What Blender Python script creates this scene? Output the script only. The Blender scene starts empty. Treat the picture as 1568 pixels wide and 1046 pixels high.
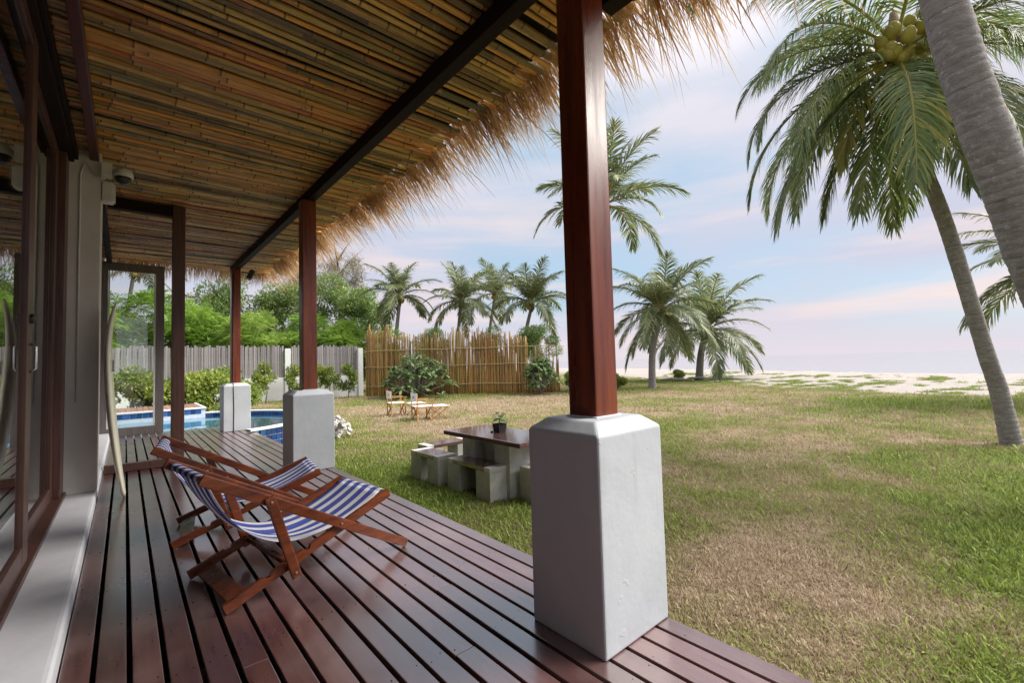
import bpy, bmesh, math, random
import numpy as np
from mathutils import Vector, Matrix
R = math.radians
random.seed(7); RNG = np.random.default_rng(7)
scene = bpy.context.scene
COL = scene.collection

# ------------------------------------------------------------ camera
EYE = Vector((0, 0, 1.15))
YAW, PITCH, ROLL = R(40.809), R(2.704), R(-1.58)
fw = Vector((math.sin(YAW)*math.cos(PITCH), math.cos(YAW)*math.cos(PITCH), math.sin(PITCH)))
r0 = Vector((math.cos(YAW), -math.sin(YAW), 0)); u0 = r0.cross(fw)
cr = r0*math.cos(ROLL) + u0*math.sin(ROLL); cu = -r0*math.sin(ROLL) + u0*math.cos(ROLL)
cam_d = bpy.data.cameras.new('camera'); cam = bpy.data.objects.new('camera', cam_d); COL.objects.link(cam)
cam.matrix_world = Matrix(((cr.x, cu.x, -fw.x, EYE.x), (cr.y, cu.y, -fw.y, EYE.y), (cr.z, cu.z, -fw.z, EYE.z), (0, 0, 0, 1)))
cam_d.sensor_width = 36; cam_d.lens = 36*686.76/1568; cam_d.clip_start = .02; cam_d.clip_end = 30000
scene.camera = cam

# ------------------------------------------------------------ world, sun, exposure
SUN_EL, SUN_AZ = R(44), R(124)          # azimuth clockwise from +Y
w = bpy.data.worlds.new('World'); scene.world = w; w.use_nodes = True
nt = w.node_tree; nt.nodes.clear(); N = nt.nodes; L = nt.links
out = N.new('ShaderNodeOutputWorld'); bg = N.new('ShaderNodeBackground'); bg.inputs['Strength'].default_value = 0.12
sky = N.new('ShaderNodeTexSky'); sky.sky_type = 'NISHITA'; sky.sun_disc = False
sky.sun_elevation = SUN_EL; sky.sun_rotation = SUN_AZ; sky.air_density = 1.0; sky.dust_density = 1.5; sky.ozone_density = 1.5
tc = N.new('ShaderNodeTexCoord'); sep = N.new('ShaderNodeSeparateXYZ'); L.new(tc.outputs['Generated'], sep.inputs[0])
def wmath(op, a, b=None, clamp=False):
    n = N.new('ShaderNodeMath'); n.operation = op; n.use_clamp = clamp
    for i, v in enumerate((a, b)):
        if v is None: continue
        if isinstance(v, (int, float)): n.inputs[i].default_value = v
        else: L.new(v, n.inputs[i])
    return n.outputs[0]
zc = wmath('MAXIMUM', sep.outputs['Z'], 0.0)
def wnoise(scale, detail, rough, sc, loc=(0, 0, 0)):
    mp = N.new('ShaderNodeMapping'); mp.inputs['Scale'].default_value = sc; mp.inputs['Location'].default_value = loc
    L.new(tc.outputs['Generated'], mp.inputs[0])
    n = N.new('ShaderNodeTexNoise'); n.inputs['Scale'].default_value = scale; n.inputs['Detail'].default_value = detail; n.inputs['Roughness'].default_value = rough
    L.new(mp.outputs[0], n.inputs['Vector']); return n.outputs['Fac']
def wramp(v, stops):
    r = N.new('ShaderNodeValToRGB'); e = r.color_ramp.elements
    e[0].position, e[0].color = stops[0]; e[1].position, e[1].color = stops[-1]
    for p, c in stops[1:-1]:
        k = e.new(p); k.color = c
    L.new(v, r.inputs[0]); return r.outputs[0]
def wmix(fac, a, b):
    m = N.new('ShaderNodeMix'); m.data_type = 'RGBA'
    if isinstance(fac, (int, float)): m.inputs[0].default_value = fac
    else: L.new(fac, m.inputs[0])
    for i, v in ((6, a), (7, b)):
        if isinstance(v, tuple): m.inputs[i].default_value = v
        else: L.new(v, m.inputs[i])
    return m.outputs[2]
def bw(lo, hi): return [(lo, (0, 0, 0, 1)), (hi, (1, 1, 1, 1))]
K = 0.25/0.12
def kc(r, g, b): return (r*K, g*K, b*K, 1)
n1 = wnoise(1.5, 6, 0.5, (1, 1, 4.2), loc=(3.1, 1.7, .35)); n2 = wnoise(1.6, 7, 0.55, (1, 1, 9.0), loc=(7.3, 4.2, .2))
veil = wramp(n1, bw(0.35, 0.56))
pinkf = wmath('MULTIPLY', wramp(n2, bw(0.48, 0.70)), wramp(zc, [(0, (.9, .9, .9, 1)), (0.24, (.75, .75, .75, 1)), (0.42, (0.08, 0.08, 0.08, 1))]))
skd = wmix(1.0, sky.outputs[0], (.25, .25, .25, 1)); skd.node.blend_type = 'MULTIPLY'
blue = wmix(0.7, skd, kc(0.50, 0.68, 0.84))
cloud = wramp(zc, [(0, kc(0.66, 0.63, 0.72)), (0.22, kc(0.58, 0.60, 0.73)), (0.5, kc(0.76, 0.74, 0.81)), (0.75, kc(1.35, 1.32, 1.38)), (1, kc(2.0, 1.95, 2.0))])
c = wmix(veil, blue, cloud)
c = wmix(pinkf, c, kc(0.94, 0.75, 0.70))
hz = wramp(zc, [(0, (0.65, 0.65, 0.65, 1)), (0.05, (0.3, 0.3, 0.3, 1)), (0.12, (0, 0, 0, 1))])
c = wmix(hz, c, kc(0.77, 0.70, 0.75))
L.new(c, bg.inputs['Color']); L.new(bg.outputs[0], out.inputs['Surface'])
sd = bpy.data.lights.new('sun', 'SUN'); sd.energy = 1.9; sd.angle = R(38); sd.color = (1, 0.95, 0.88)
sun = bpy.data.objects.new('sun', sd); COL.objects.link(sun)
sdir = Vector((math.sin(SUN_AZ)*math.cos(SUN_EL), math.cos(SUN_AZ)*math.cos(SUN_EL), math.sin(SUN_EL)))
sun.rotation_euler = sdir.to_track_quat('Z', 'Y').to_euler(); sun.location = sdir*40
vs = scene.view_settings; vs.view_transform = 'Standard'; vs.look = 'None'; vs.gamma = 1; vs.exposure = 2.15; vs.use_curve_mapping = False
cy = scene.cycles; cy.max_bounces = 10; cy.diffuse_bounces = 5; cy.transparent_max_bounces = 24; cy.use_denoising = True
cy.caustics_reflective = False; cy.caustics_refractive = False

# ------------------------------------------------------------ helpers
def tag(o, label=None, cat=None, group=None, kind=None):
    for k, v in (('label', label), ('category', cat), ('group', group), ('kind', kind)):
        if v: o[k] = v
    return o
def empty(name, loc=(0, 0, 0), rz=0, parent=None):
    o = bpy.data.objects.new(name, None); COL.objects.link(o); o.location = loc; o.rotation_euler = (0, 0, rz); o.parent = parent
    o.empty_display_size = .1
    return o
def obj(name, me, parent=None, loc=(0, 0, 0), rot=(0, 0, 0), scale=(1, 1, 1)):
    o = bpy.data.objects.new(name, me); COL.objects.link(o); o.parent = parent
    o.location = loc; o.rotation_euler = rot; o.scale = scale
    return o
def copy_tree(o, parent=None):
    c = o.copy(); COL.objects.link(c); c.parent = parent
    for ch in list(o.children): copy_tree(ch, c)
    return c

class MB:
    def __init__(s): s.v = []; s.f = []; s.c = []
    def add(s, vs, fs, col=None):
        b = len(s.v); s.v.extend([tuple(p) for p in vs]); s.f.extend([tuple(i+b for i in f) for f in fs])
        s.c.extend([col if col is not None else 0.5]*len(vs)); return s
    def box(s, c, d, rot=None, col=None):
        hx, hy, hz = d[0]/2, d[1]/2, d[2]/2; c = Vector(c)
        P = [Vector((x, y, z)) for z in (-hz, hz) for x, y in ((-hx, -hy), (hx, -hy), (hx, hy), (-hx, hy))]
        if rot is not None: P = [rot @ p for p in P]
        return s.add([p + c for p in P], [(3, 2, 1, 0), (4, 5, 6, 7), (0, 1, 5, 4), (1, 2, 6, 5), (2, 3, 7, 6), (3, 0, 4, 7)], col)
    def lim(s, x0, x1, y0, y1, z0, z1, col=None):
        return s.box(((x0+x1)/2, (y0+y1)/2, (z0+z1)/2), (x1-x0, y1-y0, z1-z0), col=col)
    def bar(s, p0, p1, wd, ht, up=(0, 0, 1), col=None):
        p0, p1 = Vector(p0), Vector(p1); d = (p1-p0).normalized(); up = Vector(up)
        side = d.cross(up).normalized(); upv = side.cross(d)
        rot = Matrix((d, side, upv)).transposed()
        return s.box((p0+p1)/2, ((p1-p0).length, wd, ht), rot, col)
    def tube(s, pts, rad, n=8, cap=True, col=None):
        pts = [Vector(p) for p in pts]; m = len(pts)
        if isinstance(rad, (int, float)): rad = [rad]*m
        V = []; prev = None
        for i, p in enumerate(pts):
            d = (pts[min(i+1, m-1)] - pts[max(i-1, 0)]).normalized()
            if prev is None:
                a = Vector((0, 0, 1)) if abs(d.z) < .9 else Vector((1, 0, 0)); u = d.cross(a).normalized()
            else: u = (prev - d*prev.dot(d)).normalized()
            prev = u; t = d.cross(u)
            for k in range(n):
                an = 2*math.pi*k/n; V.append(p + (u*math.cos(an) + t*math.sin(an))*rad[i])
        F = [(i*n+k, i*n+(k+1) % n, (i+1)*n+(k+1) % n, (i+1)*n+k) for i in range(m-1) for k in range(n)]
        if cap: F += [tuple(range(n-1, -1, -1)), tuple((m-1)*n+k for k in range(n))]
        return s.add(V, F, col)
    def lathe(s, prof, n=16, c=(0, 0, 0), col=None):
        V = [(c[0]+r*math.cos(2*math.pi*k/n), c[1]+r*math.sin(2*math.pi*k/n), c[2]+z) for r, z in prof for k in range(n)]
        F = [(i*n+k, i*n+(k+1) % n, (i+1)*n+(k+1) % n, (i+1)*n+k) for i in range(len(prof)-1) for k in range(n)]
        F += [tuple(range(n-1, -1, -1)), tuple((len(prof)-1)*n+k for k in range(n))]
        return s.add(V, F, col)
    def mesh(s, name, mat, smooth=False, bevel=0, seg=2, cattr=False):
        me = bpy.data.meshes.new(name); me.from_pydata(s.v, [], s.f)
        if cattr:
            a = me.attributes.new('tone', 'FLOAT', 'POINT'); a.data.foreach_set('value', np.array(s.c, dtype=np.float32))
        if bevel:
            bm = bmesh.new(); bm.from_mesh(me)
            es = [e for e in bm.edges if len(e.link_faces) == 2 and e.calc_face_angle(0) > .5]
            bmesh.ops.bevel(bm, geom=es, offset=bevel, segments=seg, affect='EDGES', profile=.6, clamp_overlap=True)
            bm.to_mesh(me); bm.free()
        if smooth: me.polygons.foreach_set('use_smooth', [True]*len(me.polygons))
        if mat: me.materials.append(mat)
        me.update(); return me
    def build(s, name, mat, parent=None, loc=(0, 0, 0), rot=(0, 0, 0), **k):
        return obj(name, s.mesh(name, mat, **k), parent, loc, rot)

def npmesh(name, V, F, mat, tone=None, smooth=False):
    """V (n,3) array, F (m,k) index array of k-gons"""
    me = bpy.data.meshes.new(name); V = np.asarray(V, dtype=np.float32); F = np.asarray(F, dtype=np.int32)
    k = F.shape[1]
    me.vertices.add(len(V)); me.vertices.foreach_set('co', V.ravel())
    me.loops.add(F.size); me.loops.foreach_set('vertex_index', F.ravel())
    me.polygons.add(len(F)); me.polygons.foreach_set('loop_start', np.arange(0, F.size, k, dtype=np.int32))
    if tone is not None:
        a = me.attributes.new('tone', 'FLOAT', 'POINT'); a.data.foreach_set('value', np.asarray(tone, dtype=np.float32))
    if smooth: me.polygons.foreach_set('use_smooth', [True]*len(F))
    if mat: me.materials.append(mat)
    me.update(calc_edges=True); me.validate(); return me

# value noise in python, for things laid out over the ground
_g = RNG.random((64, 64))
def vnoise(x, y, s):
    x = np.asarray(x, float)*s + 100; y = np.asarray(y, float)*s + 100
    xi = np.floor(x).astype(int); yi = np.floor(y).astype(int); fx = x-xi; fy = y-yi
    fx = fx*fx*(3-2*fx); fy = fy*fy*(3-2*fy)
    g = lambda a, b: _g[a % 64, b % 64]
    return (g(xi, yi)*(1-fx)+g(xi+1, yi)*fx)*(1-fy) + (g(xi, yi+1)*(1-fx)+g(xi+1, yi+1)*fx)*fy
def fbm(x, y, s): return .5*vnoise(x, y, s)+.28*vnoise(x, y, s*2.1)+.22*vnoise(x, y, s*4.3)

# ------------------------------------------------------------ materials
class NM:
    def __init__(s, name):
        s.m = bpy.data.materials.new(name); s.m.use_nodes = True; s.t = s.m.node_tree; s.p = s.t.nodes['Principled BSDF']
        s.o = s.t.nodes['Material Output']
    def n(s, t, **k):
        x = s.t.nodes.new(t)
        for a, b in k.items(): setattr(x, a, b)
        return x
    def l(s, a, b): s.t.links.new(a, b)
    def coord(s, kind='Object', scale=(1, 1, 1)):
        if kind == 'World': src = s.n('ShaderNodeNewGeometry').outputs['Position']
        else: src = s.n('ShaderNodeTexCoord').outputs[kind]
        mp = s.n('ShaderNodeMapping'); mp.inputs['Scale'].default_value = scale; s.l(src, mp.inputs[0]); return mp.outputs[0]
    def noise(s, vec, scale=5, detail=4, rough=.55, dist=0):
        x = s.n('ShaderNodeTexNoise'); x.inputs['Scale'].default_value = scale; x.inputs['Detail'].default_value = detail
        x.inputs['Roughness'].default_value = rough; x.inputs['Distortion'].default_value = dist; s.l(vec, x.inputs['Vector']); return x.outputs['Fac']
    def ramp(s, v, stops):
        r = s.n('ShaderNodeValToRGB'); e = r.color_ramp.elements
        f = lambda c: (c, c, c, 1) if isinstance(c, (int, float)) else (*c[:3], 1)
        e[0].position = stops[0][0]; e[0].color = f(stops[0][1]); e[1].position = stops[-1][0]; e[1].color = f(stops[-1][1])
        for p, c in stops[1:-1]: e.new(p).color = f(c)
        s.l(v, r.inputs[0]); return r.outputs[0]
    def mix(s, fac, a, b, mode='MIX'):
        m = s.n('ShaderNodeMix', data_type='RGBA', blend_type=mode)
        for i, v in ((0, fac), (6, a), (7, b)):
            if isinstance(v, (int, float)): m.inputs[i].default_value = v
            elif isinstance(v, tuple): m.inputs[i].default_value = (*v[:3], 1)
            else: s.l(v, m.inputs[i])
        return m.outputs[2]
    def math(s, op, a, b=None, clamp=False):
        x = s.n('ShaderNodeMath', operation=op, use_clamp=clamp)
        for i, v in enumerate((a, b)):
            if v is None: continue
            if isinstance(v, (int, float)): x.inputs[i].default_value = v
            else: s.l(v, x.inputs[i])
        return x.outputs[0]
    def rnd(s): return s.n('ShaderNodeObjectInfo').outputs['Random']
    def attr(s, name, typ='GEOMETRY'):
        a = s.n('ShaderNodeAttribute', attribute_name=name, attribute_type=typ); return a.outputs['Fac']
    def bump(s, h, strength=.3, dist=.01):
        b = s.n('ShaderNodeBump'); b.inputs['Strength'].default_value = strength; b.inputs['Distance'].default_value = dist
        s.l(h, b.inputs['Height']); s.l(b.outputs[0], s.p.inputs['Normal'])
    def set(s, base=None, rough=None, spec=None, **k):
        for nm, v in (('Base Color', base), ('Roughness', rough), ('Specular IOR Level', spec)):
            if v is None: continue
            if isinstance(v, (int, float)): s.p.inputs[nm].default_value = v
            elif isinstance(v, tuple): s.p.inputs[nm].default_value = (*v[:3], 1)
            else: s.l(v, s.p.inputs[nm])
        for nm, v in k.items(): s.p.inputs[nm.replace('_', ' ')].default_value = v
        return s
M = {}
def simple(name, c1, c2, scale=6, rough=.6, sc=(1, 1, 1), bump=.15, bd=.004, spec=.4, kind='Object', rnd=0, r2=None):
    k = NM(name); v = k.coord(kind, sc); f = k.noise(v, scale, 5, .6)
    col = k.mix(k.ramp(f, [(.32, 0.0), (.68, 1.0)]), c1, c2)
    if rnd:
        hs = k.n('ShaderNodeHueSaturation'); k.l(col, hs.inputs['Color'])
        k.l(k.math('ADD', k.math('MULTIPLY', k.rnd(), rnd), 1-rnd/2), hs.inputs['Value']); col = hs.outputs[0]
    k.set(base=col, rough=rough, spec=spec)
    if r2 is not None: k.l(k.ramp(k.noise(v, scale*1.7, 4, .6), [(.3, rough), (.7, r2)]), k.p.inputs['Roughness'])
    if bump: k.bump(k.noise(v, scale*4, 4, .65), bump, bd)
    M[name] = k.m; return k
k = NM('plaster'); v = k.coord('World'); lg = k.noise(v, 2.3, 5, .6); fn = k.noise(v, 45, 4, .65); ob = k.coord('Object')
col = k.mix(k.ramp(lg, [(.32, 0.0), (.68, 1.0)]), (.41, .44, .475), (.48, .51, .54))
col = k.mix(k.ramp(k.noise(k.coord('World', (9, 9, .7)), 1.6, 5, .65), [(.56, 0.0), (.78, .28)]), col, (.30, .29, .27))
col = k.mix(k.ramp(k.noise(v, 75, 2, .5), [(.76, 0.0), (.79, .8)]), col, (.22, .19, .16))
k.set(base=col, rough=.5, spec=.35)
k.bump(k.math('ADD', k.math('MULTIPLY', k.noise(v, 6, 3, .5), 1.2), k.math('ADD', k.math('MULTIPLY', fn, .25), k.math('MULTIPLY', k.ramp(k.noise(v, 22, 2, .4), [(.72, 0.0), (.75, 1.0)]), .2))), .5, .007); M['plaster'] = k.m
simple('plaster_warm', (.62, .59, .54), (.72, .69, .63), 2.5, .7, bump=.3, bd=.004)
simple('step_white', (.70, .71, .75), (.80, .80, .83), 5, .5, bump=.3, bd=.004)
simple('post_wood', (.085, .013, .007), (.20, .042, .013), 2.2, .22, sc=(6, 6, .5), bump=.12, bd=.003, spec=.5, r2=.4)
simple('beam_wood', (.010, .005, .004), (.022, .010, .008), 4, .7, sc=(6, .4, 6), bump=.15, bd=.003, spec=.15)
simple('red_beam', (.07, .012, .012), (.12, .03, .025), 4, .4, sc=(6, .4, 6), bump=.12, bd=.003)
simple('door_wood', (.065, .028, .021), (.13, .062, .048), 5, .38, sc=(8, 8, .5), bump=.12, bd=.002)
simple('chair_wood', (.065, .015, .007), (.19, .045, .012), 3, .2, sc=(1.2, 8, 8), bump=.15, bd=.002, r2=.4)
simple('teak', (.36, .17, .055), (.48, .25, .09), 4, .5, sc=(3, 3, 3), bump=.1)
simple('concrete', (.38, .37, .32), (.60, .59, .53), 4, .85, bump=.5, bd=.006, rnd=.15)
simple('concrete_pale', (.60, .57, .52), (.74, .70, .63), 6, .8, bump=.4, bd=.004)
simple('terrazzo', (.10, .045, .046), (.16, .075, .075), 30, .2, bump=.05, bd=.002).set(Coat_Weight=.9, Coat_IOR=2.0, Coat_Roughness=.08)
simple('screen_frame', (.13, .11, .105), (.18, .16, .15), 5, .4, sc=(8, 8, .5), bump=.1, bd=.002)
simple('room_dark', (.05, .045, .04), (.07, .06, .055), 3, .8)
simple('joist', (.015, .010, .008), (.03, .02, .015), 6, .8)
simple('white_cloth', (.72, .72, .70), (.80, .80, .78), 20, .85, bump=.15, bd=.004)
simple('white_plastic', (.62, .62, .58), (.72, .71, .66), 8, .45, bump=.05)
simple('black_plastic', (.012, .012, .013), (.03, .03, .03), 8, .25, bump=.03)
simple('steel', (.45, .45, .46), (.6, .6, .6), 10, .3, bump=.02); M['steel'].node_tree.nodes['Principled BSDF'].inputs['Metallic'].default_value = .9
simple('wall_white', (.66, .66, .66), (.78, .78, .77), 1.2, .75, bump=.3, bd=.01)
simple('grey_picket', (.20, .18, .185), (.34, .31, .31), 5, .8, sc=(10, 10, .8), bump=.4, bd=.006, rnd=.55)
simple('coral', (.40, .37, .345), (.66, .62, .57), 12, .9, bump=.8, bd=.02, rnd=.35)
simple('coping', (.66, .66, .64), (.76, .76, .73), 6, .5, bump=.15)
simple('pool_tile', (.018, .05, .16), (.04, .11, .26), 2, .15, kind='World', bump=0, rnd=.8)
simple('grout', (.50, .54, .58), (.62, .65, .68), 12, .6)
simple('platform_wood', (.20, .09, .06), (.30, .15, .10), 4, .5, sc=(1, 8, 8), rnd=.3)
simple('bark', (.14, .12, .10), (.24, .21, .18), 6, .9, sc=(3, 3, .8), bump=.6, bd=.02)
simple('pale_bark', (.26, .23, .20), (.40, .36, .31), 6, .9, sc=(3, 3, 1.5), bump=.5, bd=.01)
simple('coconut', (.28, .26, .04), (.40, .33, .06), 5, .45, bump=.1, rnd=.4)
simple('fibre', (.10, .065, .035), (.26, .19, .11), 30, .95, sc=(3, 3, .4), bump=.6, bd=.02)
simple('gap_shade_fibre', (.012, .009, .006), (.045, .03, .018), 20, .95, sc=(1, 6, 6), bump=.6, bd=.02)  # thatch coloured near black so the gaps between poles look shaded
simple('straw', (.42, .30, .14), (.60, .45, .22), 10, .8)
simple('ink', (.10, .14, .17), (.16, .20, .22), 20, .7, bump=0)
simple('soil', (.10, .07, .05), (.16, .11, .08), 10, .95, bump=.6, bd=.01)
simple('fence_brush', (.18, .12, .04), (.46, .30, .10), 9, .7, sc=(6, 6, .15), bump=.2)
simple('rail_bamboo', (.34, .26, .12), (.50, .40, .20), 4, .6, sc=(2, 2, 2))
simple('drift_wood', (.30, .26, .23), (.44, .40, .36), 6, .85)

# deck boards: worn red-brown gloss; the pale lilac wear also carries painted sky sheen
k = NM('deck_board'); v = k.coord('World', (14, 1.1, 14)); vw = k.coord('World', (1, 1, 1))
g1 = k.noise(v, 3, 6, .6); wear_sheen = k.noise(vw, 1.7, 5, .6); rn = k.rnd()
col = k.mix(k.ramp(g1, [(.3, 0.0), (.7, 1.0)]), (.060, .020, .019), (.120, .046, .042))
col = k.mix(k.ramp(wear_sheen, [(.46, 0.0), (.70, .75)]), col, (.20, .125, .12))
hs = k.n('ShaderNodeHueSaturation'); k.l(col, hs.inputs['Color']); k.l(k.math('ADD', k.math('MULTIPLY', rn, .7), .7), hs.inputs['Value'])
k.set(base=hs.outputs[0], spec=.9, Coat_Weight=.9, Coat_IOR=2.4, Coat_Roughness=.21)
k.l(k.math('ADD', k.ramp(wear_sheen, [(.30, .17), (.70, .42)]), k.math('MULTIPLY', g1, .10)), k.p.inputs['Roughness'])
k.bump(k.math('ADD', k.math('MULTIPLY', g1, .6), k.math('MULTIPLY', k.noise(vw, 9, 4, .6), .8)), .22, .004); M['deck_board'] = k.m

# roof bamboo
def bamboo(name, stops, seg):
    k = NM(name); tcn = k.n('ShaderNodeTexCoord'); sp = k.n('ShaderNodeSeparateXYZ'); k.l(tcn.outputs['Object'], sp.inputs[0])
    rn = k.rnd(); cell = k.math('FLOOR', k.math('ADD', k.math('MULTIPLY', sp.outputs[0], seg), k.math('MULTIPLY', rn, 17.0)))
    wn = k.n('ShaderNodeTexWhiteNoise', noise_dimensions='2D'); cb = k.n('ShaderNodeCombineXYZ'); k.l(cell, cb.inputs[0]); k.l(k.math('MULTIPLY', rn, 91.7), cb.inputs[1]); k.l(cb.outputs[0], wn.inputs['Vector'])
    f = k.math('ADD', k.math('MULTIPLY', rn, .96), k.math('MULTIPLY', wn.outputs['Value'], .04))
    col = k.ramp(f, stops)
    sv = k.coord('Object', (1.2, 20, 20)); st = k.noise(sv, 4, 6, .65); gv = k.coord('World', (1, 1, 1)); mold = k.noise(gv, 1.3, 6, .65)
    col = k.mix(k.ramp(st, [(.30, .5), (.55, 0.0)]), col, (.07, .035, .016))
    col = k.mix(k.ramp(mold, [(.56, 0.0), (.78, .6)]), col, (.05, .035, .02))
    col = k.mix(k.ramp(k.attr('tone'), [(.0, .85), (.4, 0.0)]), col, (.04, .02, .01))
    k.set(base=col, rough=.36, spec=.6); k.bump(st, .25, .004); M[name] = k.m
bamboo('roof_bamboo', [(0, (.92, .52, .14)), (.15, (.90, .42, .075)), (.24, (.10, .075, .03)), (.33, (.86, .52, .14)), (.44, (.66, .21, .06)), (.50, (.09, .10, .045)), (.60, (.88, .58, .19)), (.68, (.24, .19, .06)), (.77, (.84, .40, .09)), (.85, (.08, .075, .04)), (.93, (.62, .38, .12)), (1, (.86, .42, .085))], 3.1)
bamboo('fence_bamboo', [(0, (.40, .21, .06)), (.22, (.56, .35, .11)), (.40, (.20, .12, .04)), (.55, (.58, .37, .13)), (.70, (.30, .25, .06)), (.84, (.46, .20, .06)), (1, (.17, .10, .04))], 2.0)

# thatch strands, leaves and fronds: colour from a per-strand tone
def leafmat(name, stops, rough=.55, trans=.25, spec=.35, rnd=.25):
    k = NM(name); col = k.ramp(k.attr('tone'), stops)
    hs = k.n('ShaderNodeHueSaturation'); k.l(col, hs.inputs['Color']); k.l(k.math('ADD', k.math('MULTIPLY', k.rnd(), rnd), 1-rnd/2), hs.inputs['Value'])
    col = hs.outputs[0]; k.set(base=col, rough=rough, spec=spec)
    if trans:
        tr = k.n('ShaderNodeBsdfTranslucent'); k.l(col, tr.inputs['Color']); mx = k.n('ShaderNodeMixShader'); mx.inputs[0].default_value = trans
        k.l(k.p.outputs[0], mx.inputs[1]); k.l(tr.outputs[0], mx.inputs[2]); k.l(mx.outputs[0], k.o.inputs['Surface'])
    M[name] = k.m
leafmat('thatch', [(0, (.26, .12, .05)), (.3, (.48, .28, .12)), (.65, (.66, .47, .25)), (1, (.80, .66, .44))], .75, .4, .2, 0)
leafmat('palm_leaf', [(0, (.07, .12, .035)), (.4, (.15, .215, .065)), (.75, (.26, .30, .09)), (.92, (.38, .36, .09)), (1, (.52, .40, .16))], .38, .35, .5)
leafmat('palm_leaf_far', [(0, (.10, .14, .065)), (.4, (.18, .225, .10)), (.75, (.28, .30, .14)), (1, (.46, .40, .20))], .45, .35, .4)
leafmat('feather_leaf', [(0, (.12, .22, .03)), (.5, (.24, .38, .06)), (1, (.42, .54, .12))], .55, .45)
leafmat('dark_leaf', [(0, (.085, .15, .04)), (.5, (.18, .27, .075)), (1, (.32, .40, .12))], .55, .35)
leafmat('casuarina_leaf', [(0, (.16, .14, .10)), (.5, (.23, .21, .14)), (1, (.34, .30, .20))], .7, .2)
leafmat('hedge_leaf', [(0, (.09, .15, .028)), (.5, (.20, .28, .05)), (1, (.42, .44, .09))], .45, .35)
leafmat('plumeria_leaf', [(0, (.07, .14, .05)), (.5, (.17, .26, .10)), (1, (.36, .42, .20))], .35, .25, .5)
leafmat('pot_leaf', [(0, (.03, .09, .025)), (1, (.10, .22, .06))], .35, .2, .5)

# glass and water
def glassy(name, tint, f0=.04, rough=0.0, bump=None):
    k = NM(name); lw = k.n('ShaderNodeLayerWeight'); lw.inputs['Blend'].default_value = .5
    fac = k.math('ADD', k.math('MULTIPLY', k.math('POWER', lw.outputs['Facing'], 4.0), 1-f0), f0)
    tr = k.n('ShaderNodeBsdfTransparent'); tr.inputs[0].default_value = (*tint, 1); gl = k.n('ShaderNodeBsdfGlossy'); gl.inputs['Roughness'].default_value = rough
    mx = k.n('ShaderNodeMixShader'); k.l(fac, mx.inputs[0]); k.l(tr.outputs[0], mx.inputs[1]); k.l(gl.outputs[0], mx.inputs[2]); k.l(mx.outputs[0], k.o.inputs['Surface'])
    if bump:
        b = k.n('ShaderNodeBump'); b.inputs['Strength'].default_value = bump[1]; b.inputs['Distance'].default_value = .02
        k.l(k.noise(k.coord('World'), bump[0], 3, .5), b.inputs['Height']); k.l(b.outputs[0], gl.inputs['Normal']); k.l(b.outputs[0], lw.inputs['Normal'])
    M[name] = k.m
glassy('glass', (.93, .96, .95), .07); glassy('pool_water', (.55, .86, .95), .03, .02, (3.0, .12))
k = NM('sea'); k.set(base=(.25, .245, .265), rough=.10, spec=.5); k.bump(k.noise(k.coord('World', (.05, .25, 1)), 3, 4, .6), .25, .3); M['sea'] = k.m

# ground: lawn soil with straw thatch, and sand towards the sea
k = NM('ground'); v = k.coord('World'); gr = k.attr('green'); sn = k.attr('sand')
fine = k.noise(v, 38, 5, .7); mid = k.noise(v, 5, 5, .6)
dry = k.mix(k.ramp(fine, [(.3, 0.0), (.7, 1.0)]), (.09, .062, .042), (.38, .29, .20))  # dark end of the mix paints shadow between blades into the soil
grn = k.mix(k.ramp(fine, [(.3, 0.0), (.7, 1.0)]), (.06, .075, .02), (.19, .21, .065))
lawn = k.mix(k.ramp(k.math('ADD', gr, k.math('MULTIPLY', k.math('SUBTRACT', mid, .5), .5)), [(.30, 0.0), (.62, 1.0)]), dry, grn)
sand = k.mix(k.ramp(mid, [(.3, 0.0), (.7, 1.0)]), (.29, .255, .235), (.40, .36, .33))
k.set(base=k.mix(sn, lawn, sand), rough=.95, spec=.15); k.bump(fine, .8, .02); M['ground'] = k.m
# grass blades: the same patches, plus a tone for each blade
k = NM('grass'); v = k.coord('World'); gr = k.attr('green', 'INSTANCER'); tn = k.attr('tone')
f = k.math('ADD', k.math('ADD', gr, k.math('MULTIPLY', k.math('SUBTRACT', tn, .5), .75)), k.math('MULTIPLY', k.math('SUBTRACT', k.noise(v, 3, 4, .6), .5), .4))
drc = k.mix(tn, (.20, .13, .075), (.72, .59, .41)); grc = k.mix(tn, (.075, .125, .018), (.36, .44, .09))
col = k.mix(k.ramp(f, [(.38, 0.0), (.64, 1.0)]), drc, grc); k.set(base=col, rough=.6, spec=.25)
tr = k.n('ShaderNodeBsdfTranslucent'); k.l(col, tr.inputs['Color']); mx = k.n('ShaderNodeMixShader'); mx.inputs[0].default_value = .3
k.l(k.p.outputs[0], mx.inputs[1]); k.l(tr.outputs[0], mx.inputs[2]); k.l(mx.outputs[0], k.o.inputs['Surface']); M['grass'] = k.m
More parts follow.
